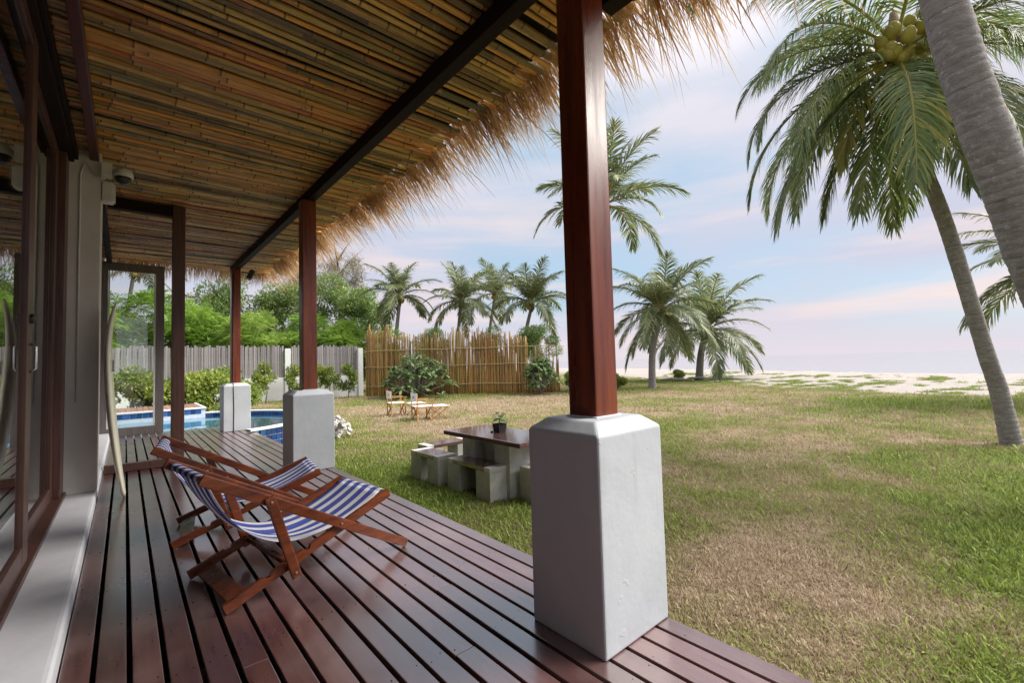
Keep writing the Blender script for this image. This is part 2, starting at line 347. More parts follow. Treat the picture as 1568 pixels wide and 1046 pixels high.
# palm trunk: grey with ring scars
k = NM('palm_trunk'); v = k.coord('World'); n = k.noise(v, 4, 6, .65); st = k.noise(k.coord('World', (1.6, 1.6, 5)), 5.0, 6, .7); sp_ = k.noise(v, 16, 5, .7)
col = k.mix(k.ramp(st, [(.34, 0.0), (.66, 1.0)]), (.19, .17, .165), (.31, .29, .285)); col = k.mix(k.ramp(sp_, [(.56, 0.0), (.68, .75)]), col, (.43, .41, .39))
col = k.mix(k.ramp(n, [(.60, 0.0), (.72, .55)]), col, (.13, .115, .10)); col = k.mix(k.ramp(k.noise(v, 2.1, 4, .6), [(.62, 0.0), (.74, .4)]), col, (.20, .22, .14))
col = k.mix(k.ramp(k.attr('tone'), [(.20, .85), (.42, 0.0)]), col, (.075, .062, .055))
k.set(base=col, rough=.9, spec=.2); k.bump(k.math('ADD', st, k.math('MULTIPLY', k.noise(v, 34, 5, .75), .8)), .75, .02); M['palm_trunk'] = k.m
# striped canvas
k = NM('canvas'); tcn = k.n('ShaderNodeTexCoord'); sp = k.n('ShaderNodeSeparateXYZ'); k.l(tcn.outputs['Object'], sp.inputs[0])
fr = k.math('FRACT', k.math('ADD', k.math('MULTIPLY', sp.outputs[1], 10.2), .27))
col = k.mix(k.ramp(fr, [(.44, 0.0), (.47, 1.0), ]), (.74, .73, .76), (.03, .06, .36))
wv = k.noise(k.coord('Object'), 160, 2, .5); col = k.mix(k.math('MULTIPLY', wv, .25), col, (.45, .45, .5))
k.set(base=col, rough=.9, spec=.15); k.bump(wv, .2, .002)
tr = k.n('ShaderNodeBsdfTranslucent'); k.l(col, tr.inputs['Color']); mx = k.n('ShaderNodeMixShader'); mx.inputs[0].default_value = .3
k.l(k.p.outputs[0], mx.inputs[1]); k.l(tr.outputs[0], mx.inputs[2]); k.l(mx.outputs[0], k.o.inputs['Surface']); M['canvas'] = k.m
simple('board_resin', (.82, .79, .60), (.88, .85, .68), 2, .25, bump=.02)
simple('pool_floor', (.02, .18, .38), (.04, .28, .50), 3, .5)

# ------------------------------------------------------------ ground, sea
GZ = -.45
def sand_x(y): return 21.5 + np.maximum(0, np.asarray(y, float)-3)*.58 + (vnoise(y, np.asarray(y)*0+3.3, .5)-.5)*2.2
def green_at(x, y):
    x = np.asarray(x, float); y = np.asarray(y, float)
    g = .50 + (fbm(x, y, .33)-.5)*1.0 + (fbm(x+31, y+9, 1.6)-.5)*.9
    def blob(cx, cy, rx, ry, a, rz=0):
        dx, dy = x-cx, y-cy; c, s = math.cos(rz), math.sin(rz)
        return a*np.exp(-(((dx*c+dy*s)/rx)**2 + ((-dx*s+dy*c)/ry)**2))
    g += blob(2.6, 4.3, 1.1, 2.8, .6)          # fresh strip along the deck and benches
    g += blob(3.3, 1.2, 1.0, 1.0, -.34)         # worn patch past the pedestal
    g += blob(4.4, .9, 1.1, .7, -.30)
    g += blob(5.4, .3, 1.2, .5, .24) + blob(7.6, .5, 1.6, .8, .16) + blob(3.2, .1, .5, .3, .25)
    g += blob(8, 13, 4, 4, -.38) + blob(13, 13, 4, 2.5, -.32) + blob(6.0, 9.5, 2.0, 2.5, -.12)
    g += blob(17, 8, 3, 2.5, -.18) + blob(15, 3, 2.5, 2, .16) + blob(19, 2.5, 4, 1.6, .30) + blob(9.5, 6, 3, 2, .10)
    g += blob(13, 18, 1.2, .7, .45, -.7) + blob(17, 15, 1.5, .8, .4)
    return np.clip(g, 0, 1)
def ground_z(x, y):
    x = np.asarray(x, float); y = np.asarray(y, float); sx = sand_x(y)
    z = GZ + (fbm(x, y, .5)-.5)*.05*np.clip((x-4)/4, 0, 1)
    t = np.clip((x-sx)/8, 0, 1); z = z + t*t*(3-2*t)*.18 + t*(fbm(x+5, y, .8)-.5)*.18
    d = np.clip((x-(sx+17))/30, 0, 1); z = z - d*2.6
    return z
xs = np.concatenate([[-3000, -600, -150, -60, -25, -10, -4, 0], np.arange(1.6, 14, .2), np.arange(14, 62, .5), [70, 90, 130]])
ys = np.concatenate([[-3000, -900, -300, -120, -60, -30, -15, -8, -5], np.arange(-3, 12, .2), np.arange(12, 32, .4), [34, 37, 41, 46, 52, 60, 75, 100, 160, 320, 900, 3000]])
X, Y = np.meshgrid(xs, ys); Z = ground_z(X, Y)
nx, ny = len(xs), len(ys); idx = np.arange(nx*ny).reshape(ny, nx)
F = np.stack([idx[:-1, :-1], idx[:-1, 1:], idx[1:, 1:], idx[1:, :-1]], -1).reshape(-1, 4)
gm = npmesh('ground', np.stack([X, Y, Z], -1).reshape(-1, 3), F, M['ground'], smooth=True)
sandf = np.clip((X-sand_x(Y))/2.2 + (fbm(X, Y, .9)-.5)*1.6, 0, 1)
for nm, arr in (('green', green_at(X, Y)), ('sand', sandf)):
    a = gm.attributes.new(nm, 'FLOAT', 'POINT'); a.data.foreach_set('value', arr.astype(np.float32).ravel())
tag(obj('ground', gm), kind='structure')
sm = MB().add([(40, -20000, -2.0), (24000, -20000, -2.0), (24000, 20000, -2.0), (40, 20000, -2.0)], [(0, 1, 2, 3)])
tag(sm.build('sea', M['sea']), kind='structure')

# ------------------------------------------------------------ deck
deck = tag(empty('deck'), kind='structure')
DX0, DX1, DY0, DY1 = -.18, 1.843, -2.2, 11.0
jb = MB()
for y in np.arange(DY0+.2, DY1, .6): jb.lim(DX0-.2, DX1-.04, y-.03, y+.03, -.16, -.036)
jb.lim(DX0-.2, DX1-.03, DY0, DY1-.02, -.44, -.30)  # dark slab standing in for the shaded void below the board gaps
jb.build('joists_dark_base', M['joist'], deck)
NB = 19; pit = (DX1-DX0+.013)/NB; bwid = pit-.018
forced = {13: [2.05], 11: [1.55], 5: [2.05]}
for i in range(NB):
    x0 = DX0 + i*pit; cuts = [DY0] + sorted(forced.get(i, [random.uniform(.2, 1.0) if i < 3 else random.uniform(4.2, 5.2)]) + [random.uniform(6.9, 8.6)]) + [DY1 + random.uniform(-.015, .015)]
    for a, b in zip(cuts[:-1], cuts[1:]):
        dz = random.uniform(-.0015, .0015); m = MB(); m.lim(-bwid/2, bwid/2, -(b-a)/2+.002, (b-a)/2-.002, -.030, 0)
        m.build('plank', M['deck_board'], deck, loc=(x0+bwid/2+random.uniform(-.0012, .0012), (a+b)/2, dz), rot=(0, random.uniform(-.004, .004), 0), bevel=.003, seg=2)
sc_me = MB().lathe([(.0032, -.004), (.0032, .0004), (.002, .0006)], 6).mesh('screw', M['black_plastic'])
cnt = 0
for y in np.arange(1.0, 6.5, .6):
    for i in range(NB):
        for s in (-.3, .3):
            if cnt < 290 and random.random() < .6:
                obj('screw', sc_me, deck, (DX0+i*pit+bwid*(.5+s), y+random.uniform(-.02, .02), .001)); cnt += 1

# ------------------------------------------------------------ house
house = tag(empty('beach_house', (-.4, 5, 0)), 'house wall with dark sliding glass doors and white step along the deck', 'house')
def hp(name, mat, fn, parent=house, **k):
    m = MB(); fn(m); o = m.build(name, mat, parent, **k)
    if parent is house: o.data.transform(Matrix.Translation((.4, -5, 0)))
    return o
hp('step', M['step_white'], lambda m: m.lim(-.62, -.186, -2.2, 10.9, -.40, .08), bevel=.025, seg=3)
hp('pillar', M['plaster_warm'], lambda m: m.lim(-.62, -.187, 5.65, 6.02, .081, 3.24), bevel=.008)
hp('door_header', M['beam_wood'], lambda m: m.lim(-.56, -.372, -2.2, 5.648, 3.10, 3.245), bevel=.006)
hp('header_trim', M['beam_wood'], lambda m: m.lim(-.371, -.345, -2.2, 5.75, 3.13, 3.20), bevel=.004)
hp('door_track', M['door_wood'], lambda m: m.lim(-.56, -.385, -2.2, 5.648, .081, .115), bevel=.004)
hp('door_jamb', M['door_wood'], lambda m: m.lim(-.50, -.405, 5.40, 5.648, .116, 3.098), bevel=.005)
hp('rear_header', M['beam_wood'], lambda m: m.lim(-.56, -.33, 6.03, 10.9, 3.08, 3.24), bevel=.006)
hp('conduit', M['white_plastic'], lambda m: m.tube([(-.33, 5.641, .9), (-.33, 5.641, 3.0), (-.30, 5.635, 3.12), (-.22, 5.62, 3.0), (-.17, 5.62, 2.98), (-.15, 5.62, 3.04)], .008, 6), smooth=True)
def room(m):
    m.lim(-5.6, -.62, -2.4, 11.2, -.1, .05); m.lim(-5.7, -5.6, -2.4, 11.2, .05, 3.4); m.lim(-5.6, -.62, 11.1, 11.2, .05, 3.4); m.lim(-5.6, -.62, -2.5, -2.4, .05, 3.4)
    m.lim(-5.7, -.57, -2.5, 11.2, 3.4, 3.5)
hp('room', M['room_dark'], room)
def sliding(y0, y1, x, handle=None, z1=3.098, sw=.10):
    d = empty('sliding_door', (x+.4, (y0+y1)/2-5, 0), parent=house); h = (y1-y0)/2; z0 = .116
    for s, nm in ((-1, 'stile'), (1, 'stile')):
        m = MB(); m.lim(-.02, .02, s*h-(sw if s > 0 else 0), s*h+(sw if s < 0 else 0), z0, z1); m.build(nm, M['door_wood'], d, bevel=.004)
    m = MB(); m.lim(-.019, .019, -h+sw+.001, h-sw-.001, z0, z0+.12); m.build('rail', M['door_wood'], d, bevel=.004)
    m = MB(); m.lim(-.019, .019, -h+sw+.001, h-sw-.001, z1-.09, z1); m.build('rail', M['door_wood'], d, bevel=.004)
    m = MB(); m.lim(-.004, .004, -h+sw-.002, h-sw+.002, z0+.119, z1-.089); m.build('pane', M['glass'], d)
    if handle is not None:
        yy = handle*(h-sw/2)
        m = MB(); m.tube([(.022, yy, 1.17), (.045, yy, 1.19), (.045, yy, 1.31), (.022, yy, 1.33)], .007, 8); m.build('handle', M['steel'], d, smooth=True)
        m = MB(); m.lathe([(.028, 0), (.028, .012), (.02, .02)], 14); m.build('lock', M['black_plastic'], d, loc=(.02, yy, 1.47), rot=(0, R(90), 0), smooth=False)
sliding(3.60, 5.38, -.470, sw=.15); sliding(1.95, 3.74, -.425, handle=1, sw=.17); sliding(.30, 2.08, -.470, sw=.15); sliding(-1.4, .42, -.425, sw=.15)
sliding(6.05, 8.2, -.46, z1=3.078); sliding(8.15, 10.3, -.42, z1=3.078)
hp('end_wall', M['plaster'], lambda m: m.lim(-.62, -.36, 10.32, 10.9, .081, 3.07), bevel=.01)
hp('return_wall', M['plaster'], lambda m: m.lim(-.60, -.30, -2.45, -2.21, -.45, 3.5), bevel=.01)

# ------------------------------------------------------------ posts and pedestals
def column(y0, yd, label, lean=0, cable=False):
    c = tag(empty('porch_column', (1.617, y0+yd/2, 0)), label, 'column', 'columns along the deck edge')
    wx, wy, zt = .225, yd/2, .90; b = .062
    V = [(-wx, -wy, 0), (wx, -wy, 0), (wx, wy, 0), (-wx, wy, 0)]; V2 = [(x, y, zt-.048) for x, y, z in V]; V3 = [(x*(wx-b)/wx, y*(wy-b)/wy, zt) for x, y, z in V]
    m = MB(); m.add(V+V2+V3, [(3, 2, 1, 0)]+[(i+o, (i+1) % 4+o, (i+1) % 4+4+o, i+4+o) for o in (0, 4) for i in range(4)]+[(8, 9, 10, 11)])
    m.build('pedestal', M['plaster'], c, bevel=.012, seg=3)
    m = MB(); m.lim(-.078, .078, -.078, .078, zt-.01, 3.124); m.build('post', M['post_wood'], c, bevel=.008, seg=2)
    m = MB(); m.lim(-.088, .088, -.088, .088, zt, zt+.006); m.build('mortar_joint', M['step_white'], c, bevel=.003)
    if cable:
        m = MB(); m.tube([(-.06, -wy-.004, .0), (-.055, -wy-.005, .4), (-.065, -wy-.004, .84), (-.06, -wy+.05, .905), (-.05, -.084, .93), (-.05, -.084, 3.0)], .006, 6); m.build('cable', M['black_plastic'], c, smooth=True)
    return c
column(1.118, .40, 'nearest deck column, big white pedestal with glossy red-brown wooden post')
column(5.31, .42, 'middle deck column, white pedestal and red post just behind the striped chairs')
column(9.88, .42, 'farthest deck column with thin cable on its pedestal beside the pool', cable=True)
cp = tag(empty('timber_post', (.50, 7.0, 0)), 'dark full-height timber post without pedestal, with a lintel to the house', 'post')
MB().lim(-.065, .065, -.065, .065, 0.0, 3.235).build('post', M['door_wood'], cp, bevel=.006)
MB().lim(-.675, -.067, -.05, .05, 3.10, 3.235).build('lintel', M['beam_wood'], cp, bevel=.005)
MB().lim(-.675, -.067, -.05, .05, .003, .095).build('threshold', M['door_wood'], cp, bevel=.005)

# glass screen at the end of the deck
gs = tag(empty('glass_screen', (.11, 10.93, 0)), 'tall glass screen in a grey-brown frame at the pool end of the deck', 'glass screen')
for nm, a in (('stile', (-.49, -.36, .0, 3.2)), ('stile', (.325, .455, .0, 3.2)), ('rail', (-.358, .323, .0, .15)), ('rail', (-.358, .323, 3.04, 3.2))):
    MB().lim(a[0], a[1], -.03, .03, a[2]+.002, a[3]).build(nm, M['screen_frame'], gs, bevel=.004)
for x in (-.345, .31): MB().lim(x-.012, x+.012, -.034, .034, .151, 3.039).build('bead', M['white_plastic'], gs, bevel=.002)
MB().lim(-.333, .298, -.005, .005, .148, 3.042).build('pane', M['glass'], gs)

# ------------------------------------------------------------ porch roof
roof = tag(empty('porch_roof', (1, 5, 3.2)), 'porch roof of bamboo poles on dark beams with shaggy thatch eaves', 'roof')
def rp(name, mat, m, **k):
    me_o = m.build(name, mat, roof, **k); me_o.location = Vector(me_o.location) - Vector((1, 5, 3.2)); return me_o
RY0, RY1 = -.35, 10.95; PZ = 3.272
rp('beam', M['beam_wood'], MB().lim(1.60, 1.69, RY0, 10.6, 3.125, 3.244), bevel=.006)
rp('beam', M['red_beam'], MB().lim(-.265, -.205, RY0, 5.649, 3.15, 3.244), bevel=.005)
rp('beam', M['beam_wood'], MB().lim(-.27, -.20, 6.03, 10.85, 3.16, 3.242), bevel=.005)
rp('beam', M['beam_wood'], MB().lim(1.83, 1.93, RY0, 1.36, 2.965, 3.10), bevel=.005)
rp('bracket', M['beam_wood'], MB().lim(1.691, 1.829, 1.20, 1.28, 3.0, 3.08))
pole_me = []
for j in range(10):
    n = 30; L_ = 2.95; xs_ = np.linspace(-L_/2, L_/2, n); r_b = random.uniform(.0165, .0255); nodes = []
    x = -L_/2 + random.uniform(.05, .3)
    while x < L_/2: nodes.append(x); x += random.uniform(.34, .62)
    st = sorted(set(list(np.linspace(-L_/2, L_/2, 9)) + [a+d for a in nodes for d in (-.012, -.004, .004, .012)])); st = [s_ for s_ in st if abs(s_) <= L_/2]
    pts = []; rad = []; tone = []
    p1, p2, a1 = random.uniform(0, 6), random.uniform(0, 6), random.uniform(.003, .012)
    for s_ in st:
        nd = min([abs(s_-a) for a in nodes]); pts.append((s_, a1*math.sin(1.6*s_+p1), a1*.5*math.sin(2.1*s_+p2)))
        rad.append((r_b*(1-.10*s_/L_))*(1.09 if nd < .006 else .975 if nd < .014 else 1)); tone.append(0.0 if nd < .006 else 1.0)
    m = MB(); m.tube(pts, rad, 9); m.c = [t for t in tone for _ in range(9)]
    pole_me.append(m.mesh('bamboo_pole', M['roof_bamboo'], smooth=True, cattr=True))
y = RY0+.03
while y < RY1:
    o = obj('bamboo_pole', random.choice(pole_me), roof, (.80+random.uniform(-.05, .07)-1, y-5, PZ+random.uniform(-.006, .008)-3.2), (random.uniform(0, 6.28), random.uniform(-.003, .003), random.uniform(-.008, .008) + (math.pi if random.random() < .5 else 0)))
    y += random.uniform(.050, .074)
rp('thatch_bed', M['gap_shade_fibre'], MB().lim(-.6, 2.2, RY0+.02, RY1-.02, 3.318, 3.50))
# hanging thatch
def strands(n, gen):
    V = []; F_ = []; T = []
    for i in range(n):
        p, d, ln, wd, tn, sag = gen()
        d = d/np.linalg.norm(d); s_ = np.cross(d, RNG.normal(size=3)); s_ /= np.linalg.norm(s_); b = len(V); q = p.copy(); dd = d.copy()
        for kx in range(4):
            wk = wd*(1, .85, .6, .12)[kx]; V.append(q - s_*wk/2); V.append(q + s_*wk/2); T += [tn, tn]
            dd = dd + np.array([0, 0, -sag]); dd /= np.linalg.norm(dd); q = q + dd*ln/3
        for kx in range(3): F_.append((b+2*kx, b+2*kx+1, b+2*kx+3, b+2*kx+2))
    return np.array(V), np.array(F_), np.array(T)
tuft = RNG.uniform(RY0, RY1+.4, 260)
def gen_eave():
    y = RNG.choice(tuft) + RNG.normal()*.05 if RNG.random() < .75 else RNG.uniform(RY0, RY1+.3)
    lay = RNG.random()
    p = np.array([2.21+.18*RNG.random(), y, 3.315+.17*lay])
    d = np.array([.78+.22*RNG.normal(), .26*RNG.normal()-.10, -.36-.34*RNG.random()])
    ln = RNG.uniform(.20, .50) if RNG.random() < .9 else RNG.uniform(.5, .78)
    return p, d, ln, RNG.uniform(.005, .015), np.clip(RNG.beta(1.6, 1.6), 0, 1), .17
def gen_end():
    p = np.array([RNG.uniform(-.6, 2.35), RY1-.1+.2*RNG.random(), 3.30+.18*RNG.random()])
    d = np.array([.2*RNG.normal(), .6+.2*RNG.normal(), -.6-.3*RNG.random()])
    return p, d, RNG.uniform(.2, .5), RNG.uniform(.005, .012), RNG.beta(2, 2), .2
Va, Fa, Ta = strands(6600, gen_eave); Vb, Fb, Tb = strands(2200, gen_end)
th = obj('thatch_fringe', npmesh('thatch_fringe', np.concatenate([Va, Vb])-np.array([1, 5, 3.2]), np.concatenate([Fa, Fb+len(Va)]), M['thatch'], np.concatenate([Ta, Tb])), roof); th['kind'] = 'stuff'
def straw(x, y, ln, dx=.0, r=.0035):
    rp('dangling_straw', M['straw'], MB().tube([(x, y, 3.25), (x+dx*.4, y+.005, 3.25-ln*.4), (x+dx, y-.004, 3.25-ln)], [r, r, r*.4], 5))
straw(.98, 3.40, .34, .02); straw(1.88, 3.55, .30, -.005, .0022); straw(1.42, 2.3, .08, .02, .002); straw(1.45, 2.33, .06, -.03, .002)

# fixtures
sp = tag(empty('spotlight', (1.72, 9.98, 3.0)), 'small black spotlight on the farthest wooden post', 'spotlight')
MB().tube([(-.02, 0, .06), (.06, 0, .06), (.10, 0, .04)], .012, 8).build('arm', M['black_plastic'], sp)
MB().box((0, 0, 0), (.09, .16, .20)).build('housing', M['black_plastic'], sp, loc=(.13, 0, .02), rot=(0, R(25), 0), bevel=.015)
MB().box((0, 0, 0), (.004, .13, .16)).build('lens', M['glass'], sp, loc=(.178, 0, -.004), rot=(0, R(25), 0))
cc = tag(empty('security_camera', (-.187, 5.62, 3.06)), 'white dome security camera on a bracket at the top of the pillar', 'camera')
MB().box((.04, -.03, .0), (.075, .09, .13)).build('bracket', M['white_plastic'], cc, bevel=.006)
MB().box((.09, -.035, .03), (.05, .05, .03)).build('arm', M['white_plastic'], cc, bevel=.004)
MB().lathe([(.075, 0), (.078, .02), (.074, .05), (.055, .08), (.02, .09)], 20).build('housing', M['white_plastic'], cc, loc=(.155, -.05, -.045), smooth=True)
MB().lathe([(.01, -.065), (.03, -.06), (.05, -.045), (.062, -.02), (.066, 0)], 20).build('dome', M['black_plastic'], cc, loc=(.155, -.05, -.046), smooth=True)
jbx = tag(empty('junction_box', (-.187, 5.70, 2.88)), 'cream junction box on the pillar below the security camera', 'box')
MB().box((.045, 0, 0), (.085, .13, .19)).build('box', M['white_plastic'], jbx, bevel=.014, seg=3)
MB().box((.094, 0, 0), (.012, .11, .16)).build('cover', M['white_plastic'], jbx, bevel=.004)

# ------------------------------------------------------------ deck chairs
def lerp(a, b, t): return tuple(a[i]+(b[i]-a[i])*t for i in range(len(a)))
def deck_chair(loc, rz, label, seed):
    random.seed(seed)
    c = tag(empty('deck_chair', loc, rz), label, 'chair', 'folding deck chairs')
    Wd = .62; a0, a1 = (1.0, .022), (-.115, .655); b0, b1 = (-.012, .024), (.89, .362); c0, c1 = (.17, .515), (.305, .075)
    fw_ = M['chair_wood']
    for s, oy in ((-1, .0), (1, Wd)):
        m = MB(); y = oy + s*.000; m.bar((a0[0], y, a0[1]), (a1[0], y, a1[1]), .022, .052); m.build('back_rail', fw_, c, bevel=.006)
        y2 = oy - s*.026
        # base rail with notches
        d = Vector((b1[0]-b0[0], b1[1]-b0[1])); ln = d.length; h = .048; prof = [(0, -h/2), (ln, -h/2), (ln, h/2)]
        for t in (.44, .33, .22):
            prof += [(t*ln+.022, h/2), (t*ln+.008, h/2-.018), (t*ln-.012, h/2-.014), (t*ln-.022, h/2)]
        prof += [(0, h/2)]
        ang = math.atan2(d.y, d.x); pr = [(b0[0]+p*math.cos(ang)-q*math.sin(ang), b0[1]+p*math.sin(ang)+q*math.cos(ang)) for p, q in prof]
        k_ = len(pr); m = MB(); m.add([(p, y2-.011, q) for p, q in pr]+[(p, y2+.011, q) for p, q in pr], [tuple(range(k_)), tuple(range(2*k_-1, k_-1, -1))]+[((i+1) % k_, i, i+k_, (i+1) % k_+k_) for i in range(k_)])
        br = m.build('base_rail', fw_, c)
        y3 = oy + s*.026
        m = MB(); m.bar((c0[0], y3, c0[1]), (c1[0], y3, c1[1]), .022, .050); m.build('strut', fw_, c, bevel=.008)
        for (px, pz), yy in ((lerp(a0, a1, .395), oy + s*.014), (lerp(c0, c1, .06), oy+s*.039), (lerp(c0, c1, .93), oy+s*.039)):
            m = MB(); m.tube([(px, yy-.004, pz), (px, yy+.004, pz)], .006, 8); m.build('bolt', M['steel'], c)
    yi0, yi1 = .012, Wd-.012
    m = MB(); m.bar((a1[0]+.03, yi0, a1[1]-.018), (a1[0]+.03, yi1, a1[1]-.018), .045, .024, up=(.5, 0, .87)); m.build('head_bar', fw_, c, bevel=.005)
    m = MB(); m.bar((b1[0]-.02, .04, b1[1]-.008), (b1[0]-.02, Wd-.04, b1[1]-.008), .045, .022, up=(-.35, 0, .94)); m.build('front_bar', fw_, c, bevel=.005)
    m = MB(); m.bar((b0[0]+.07, .04, b0[1]+.02), (b0[0]+.07, Wd-.04, b0[1]+.02), .085, .018, up=(-.35, 0, .94)); m.build('rear_slat', fw_, c, bevel=.004)
    m = MB(); m.bar((c1[0]-.012, -.015, c1[1]+.055), (c1[0]-.012, Wd+.015, c1[1]+.055), .03, .03); m.build('strut_bar', fw_, c, bevel=.006)
    # sling: follows a hanging curve from head bar to front bar
    P0 = Vector((a1[0]+.035, a1[1]-.006)); P3 = Vector((b1[0]-.03, b1[1]+.006))
    P1 = P0 + Vector((.15, -.47)); P2 = P3 + Vector((-.40, -.25))
    nu, nv = 40, 26; V = []
    for i in range(nu+1):
        t = i/nu; p = P0*(1-t)**3 + P1*3*t*(1-t)**2 + P2*3*t*t*(1-t) + P3*t**3
        for j in range(nv+1):
            q = j/nv; yy = .075 + (Wd-.15)*q + .006*math.sin(7*t+3*seed)
            wr = .006*math.sin(q*11+t*5+seed)*math.sin(math.pi*t) + .008*math.sin(q*math.pi)*math.sin(math.pi*t)*-1.5 + .004*math.sin(q*23+seed*2)*(1-abs(2*t-1))
            V.append((p.x+wr*.4, yy, p.y+wr))
    F2 = [(i*(nv+1)+j, i*(nv+1)+j+1, (i+1)*(nv+1)+j+1, (i+1)*(nv+1)+j) for i in range(nu) for j in range(nv)]
    m = MB(); m.add(V, F2); sl = m.build('sling', M['canvas'], c, smooth=True)
    so = sl.modifiers.new('thick', 'SOLIDIFY'); so.thickness = .003
    # hems wrapped round the bars
    for nm, (bx, bz), rr, ry in (('hem', (a1[0]+.03, a1[1]-.018), (.032, .021), R(30)), ('hem', (b1[0]-.02, b1[1]-.008), (.031, .020), R(-20))):
        V = []; n = 14
        for j in range(nv+1):
            for kk in range(n):
                an = 2*math.pi*kk/n; e1, e2 = rr[0]*math.cos(an), rr[1]*math.sin(an)
                V.append((bx+e1*math.cos(ry)-e2*math.sin(-ry)*1, .075+(Wd-.15)*j/nv, bz+e1*math.sin(-ry)+e2*math.cos(ry)))
        Fh = [(j*n+kk, j*n+(kk+1) % n, (j+1)*n+(kk+1) % n, (j+1)*n+kk) for j in range(nv) for kk in range(n)]
        m = MB(); m.add(V, Fh); m.build(nm, M['canvas'], sl, smooth=True)
    return c
deck_chair((.378, 2.516, 0), R(8.7), 'nearer of two striped deck chairs, standing in front of the other', 3)
deck_chair((.25, 3.68, 0), R(-7), 'striped deck chair half hidden behind the nearer one, towards the pool', 8)
random.seed(21)

# ------------------------------------------------------------ surfboard
def surfboard():
    c = tag(empty('surfboard', (.0, 5.56, .003)), 'pale yellow surfboard leaning edge-on against the pillar', 'surfboard')
    n, mm = 40, 16; V = []
    for i in range(n+1):
        t = i/n; z = .0 + 1.80*t
        xc = .006 - .30*t + .175*t**2 + .10*max(0, t-.72)**2*6
        hw = .215*(math.sin(math.pi*min(1, .05+.95*t**.85))**.62)*(1 if t < .98 else .5); th = .034*(math.sin(math.pi*min(1, .08+.88*t))**.5)
        if i in (0, n): hw, th = .012, .006
        for k_ in range(mm):
            an = 2*math.pi*k_/mm; V.append((xc+th*math.copysign(abs(math.sin(an))**.8, math.sin(an)), hw*math.cos(an), z))
    F_ = [(i*mm+k_, i*mm+(k_+1) % mm, (i+1)*mm+(k_+1) % mm, (i+1)*mm+k_) for i in range(n) for k_ in range(mm)] + [tuple(range(mm-1, -1, -1)), tuple(n*mm+k_ for k_ in range(mm))]
    MB().add(V, F_).build('board', M['board_resin'], c, smooth=True)
    m = MB(); pts = [(.012+.0*math.cos(a), -.12+.035*math.cos(a), 1.22+.05*math.sin(a)) for a in np.linspace(.6, 5.2, 12)]
    m.tube([(-.30*.68+.175*.46+.006+.036, p[1], p[2]) for p in pts], .006, 5); m.build('logo', M['ink'], c)
surfboard()

# ------------------------------------------------------------ concrete table set
def bench(cx, cy, ln, along, label, wd=.29, ht=.40):
    o = tag(empty('concrete_bench', (cx, cy, GZ-.02), 0 if along == 'y' else R(-90)), label, 'bench', 'concrete benches round the table'); h = ln/2; lw = .27; g = .02
    for s in (-1, 1):
        # leg block with a rebate for the slab
        y_out, y_in, y_reb = s*h, s*(h-lw), s*(h-.11)
        m = MB(); a, b = sorted((y_out, y_in)); m.lim(-wd/2, wd/2, a, b, 0, ht+g-.052)
        m.build('leg', M['concrete'], o, bevel=.006)
        a, b = sorted((y_out, y_reb)); m = MB(); m.lim(-wd/2, wd/2, a, b, ht+g-.052, ht+g); m.build('end_cap', M['concrete_pale'], o, bevel=.006)
    MB().lim(-wd/2, wd/2, -h+.111, h-.111, ht+g-.050, ht+g-.001).build('seat', M['terrazzo'], o, bevel=.006)
bench(3.295, 4.54, .88, 'y', 'concrete bench with maroon seat, nearest to the deck columns')
bench(3.235, 5.48, .72, 'y', 'shorter concrete bench end to end with the nearest one, farther along the table')
bench(3.80, 6.06, .80, 'x', 'concrete bench across the far end of the table')
bench(3.87, 3.80, .80, 'x', 'concrete bench at the near table end, mostly hidden by the big white pedestal')
tb = tag(empty('concrete_table', (3.60, 4.44, GZ-.02)), 'concrete garden table with polished maroon top on the lawn', 'table')
MB().lim(-.36, .36, -.77, .77, .685, .74).build('top', M['terrazzo'], tb, bevel=.008)
for y in (-.26, .42):
    MB().lim(-.20, .26, y-.14, y+.14, 0, .684).build('leg', M['concrete'], tb, bevel=.008)
MB().lim(-.06, .10, -.118, .278, .1, .60).build('stretcher', M['concrete'], tb, bevel=.006)
pp = tag(empty('potted_plant', (3.62, 4.48, .2715)), 'little plant in a square black pot on the maroon table', 'plant')
V = [(x*a, y*a, z) for a, z in ((.036, 0), (.046, .075), (.040, .074), (.038, .06)) for x, y in ((-1, -1), (1, -1), (1, 1), (-1, 1))]
MB().add(V, [(3, 2, 1, 0)]+[(i+o, (i+1) % 4+o, (i+1) % 4+4+o, i+4+o) for o in (0, 4, 8) for i in range(4)]+[(12, 13, 14, 15)]).build('pot', M['black_plastic'], pp)
m = MB(); m.tube([(0, 0, .055), (.004, .003, .11), (-.004, .006, .17)], [.004, .003, .002], 5); m.build('stem', M['bark'], pp)
for i in range(12):
    a = i*2.4; t = i/12; ln = .088-.02*t; bx = MB(); z0 = .09+.09*t
    d = Vector((math.cos(a), math.sin(a), .25)).normalized(); s_ = Vector((-math.sin(a), math.cos(a), 0))
    P = [Vector((0, 0, z0))+d*ln*q - Vector((0, 0, .5*ln*q*q)) for q in (0, .35, .7, 1)]
    bx.add([P[0], P[1]+s_*.019, P[2]+s_*.022, P[3], P[2]-s_*.022, P[1]-s_*.019, P[1]-Vector((0, 0, .003)), P[2]-Vector((0, 0, .003))], [(0, 6, 1), (1, 6, 7, 2), (2, 7, 3), (0, 5, 6), (5, 4, 7, 6), (4, 3, 7)]); bx.c = [random.random()]*len(bx.v)
    bx.build('leaf', M['pot_leaf'], pp, cattr=True)
tag(MB().box((0, 0, .006), (.05, .03, .012)).build('coaster', M['black_plastic'], None, loc=(3.56, 4.56, .2715), rot=(0, 0, .6), bevel=.002), 'tiny dark object lying beside the pot on the table', 'coaster')

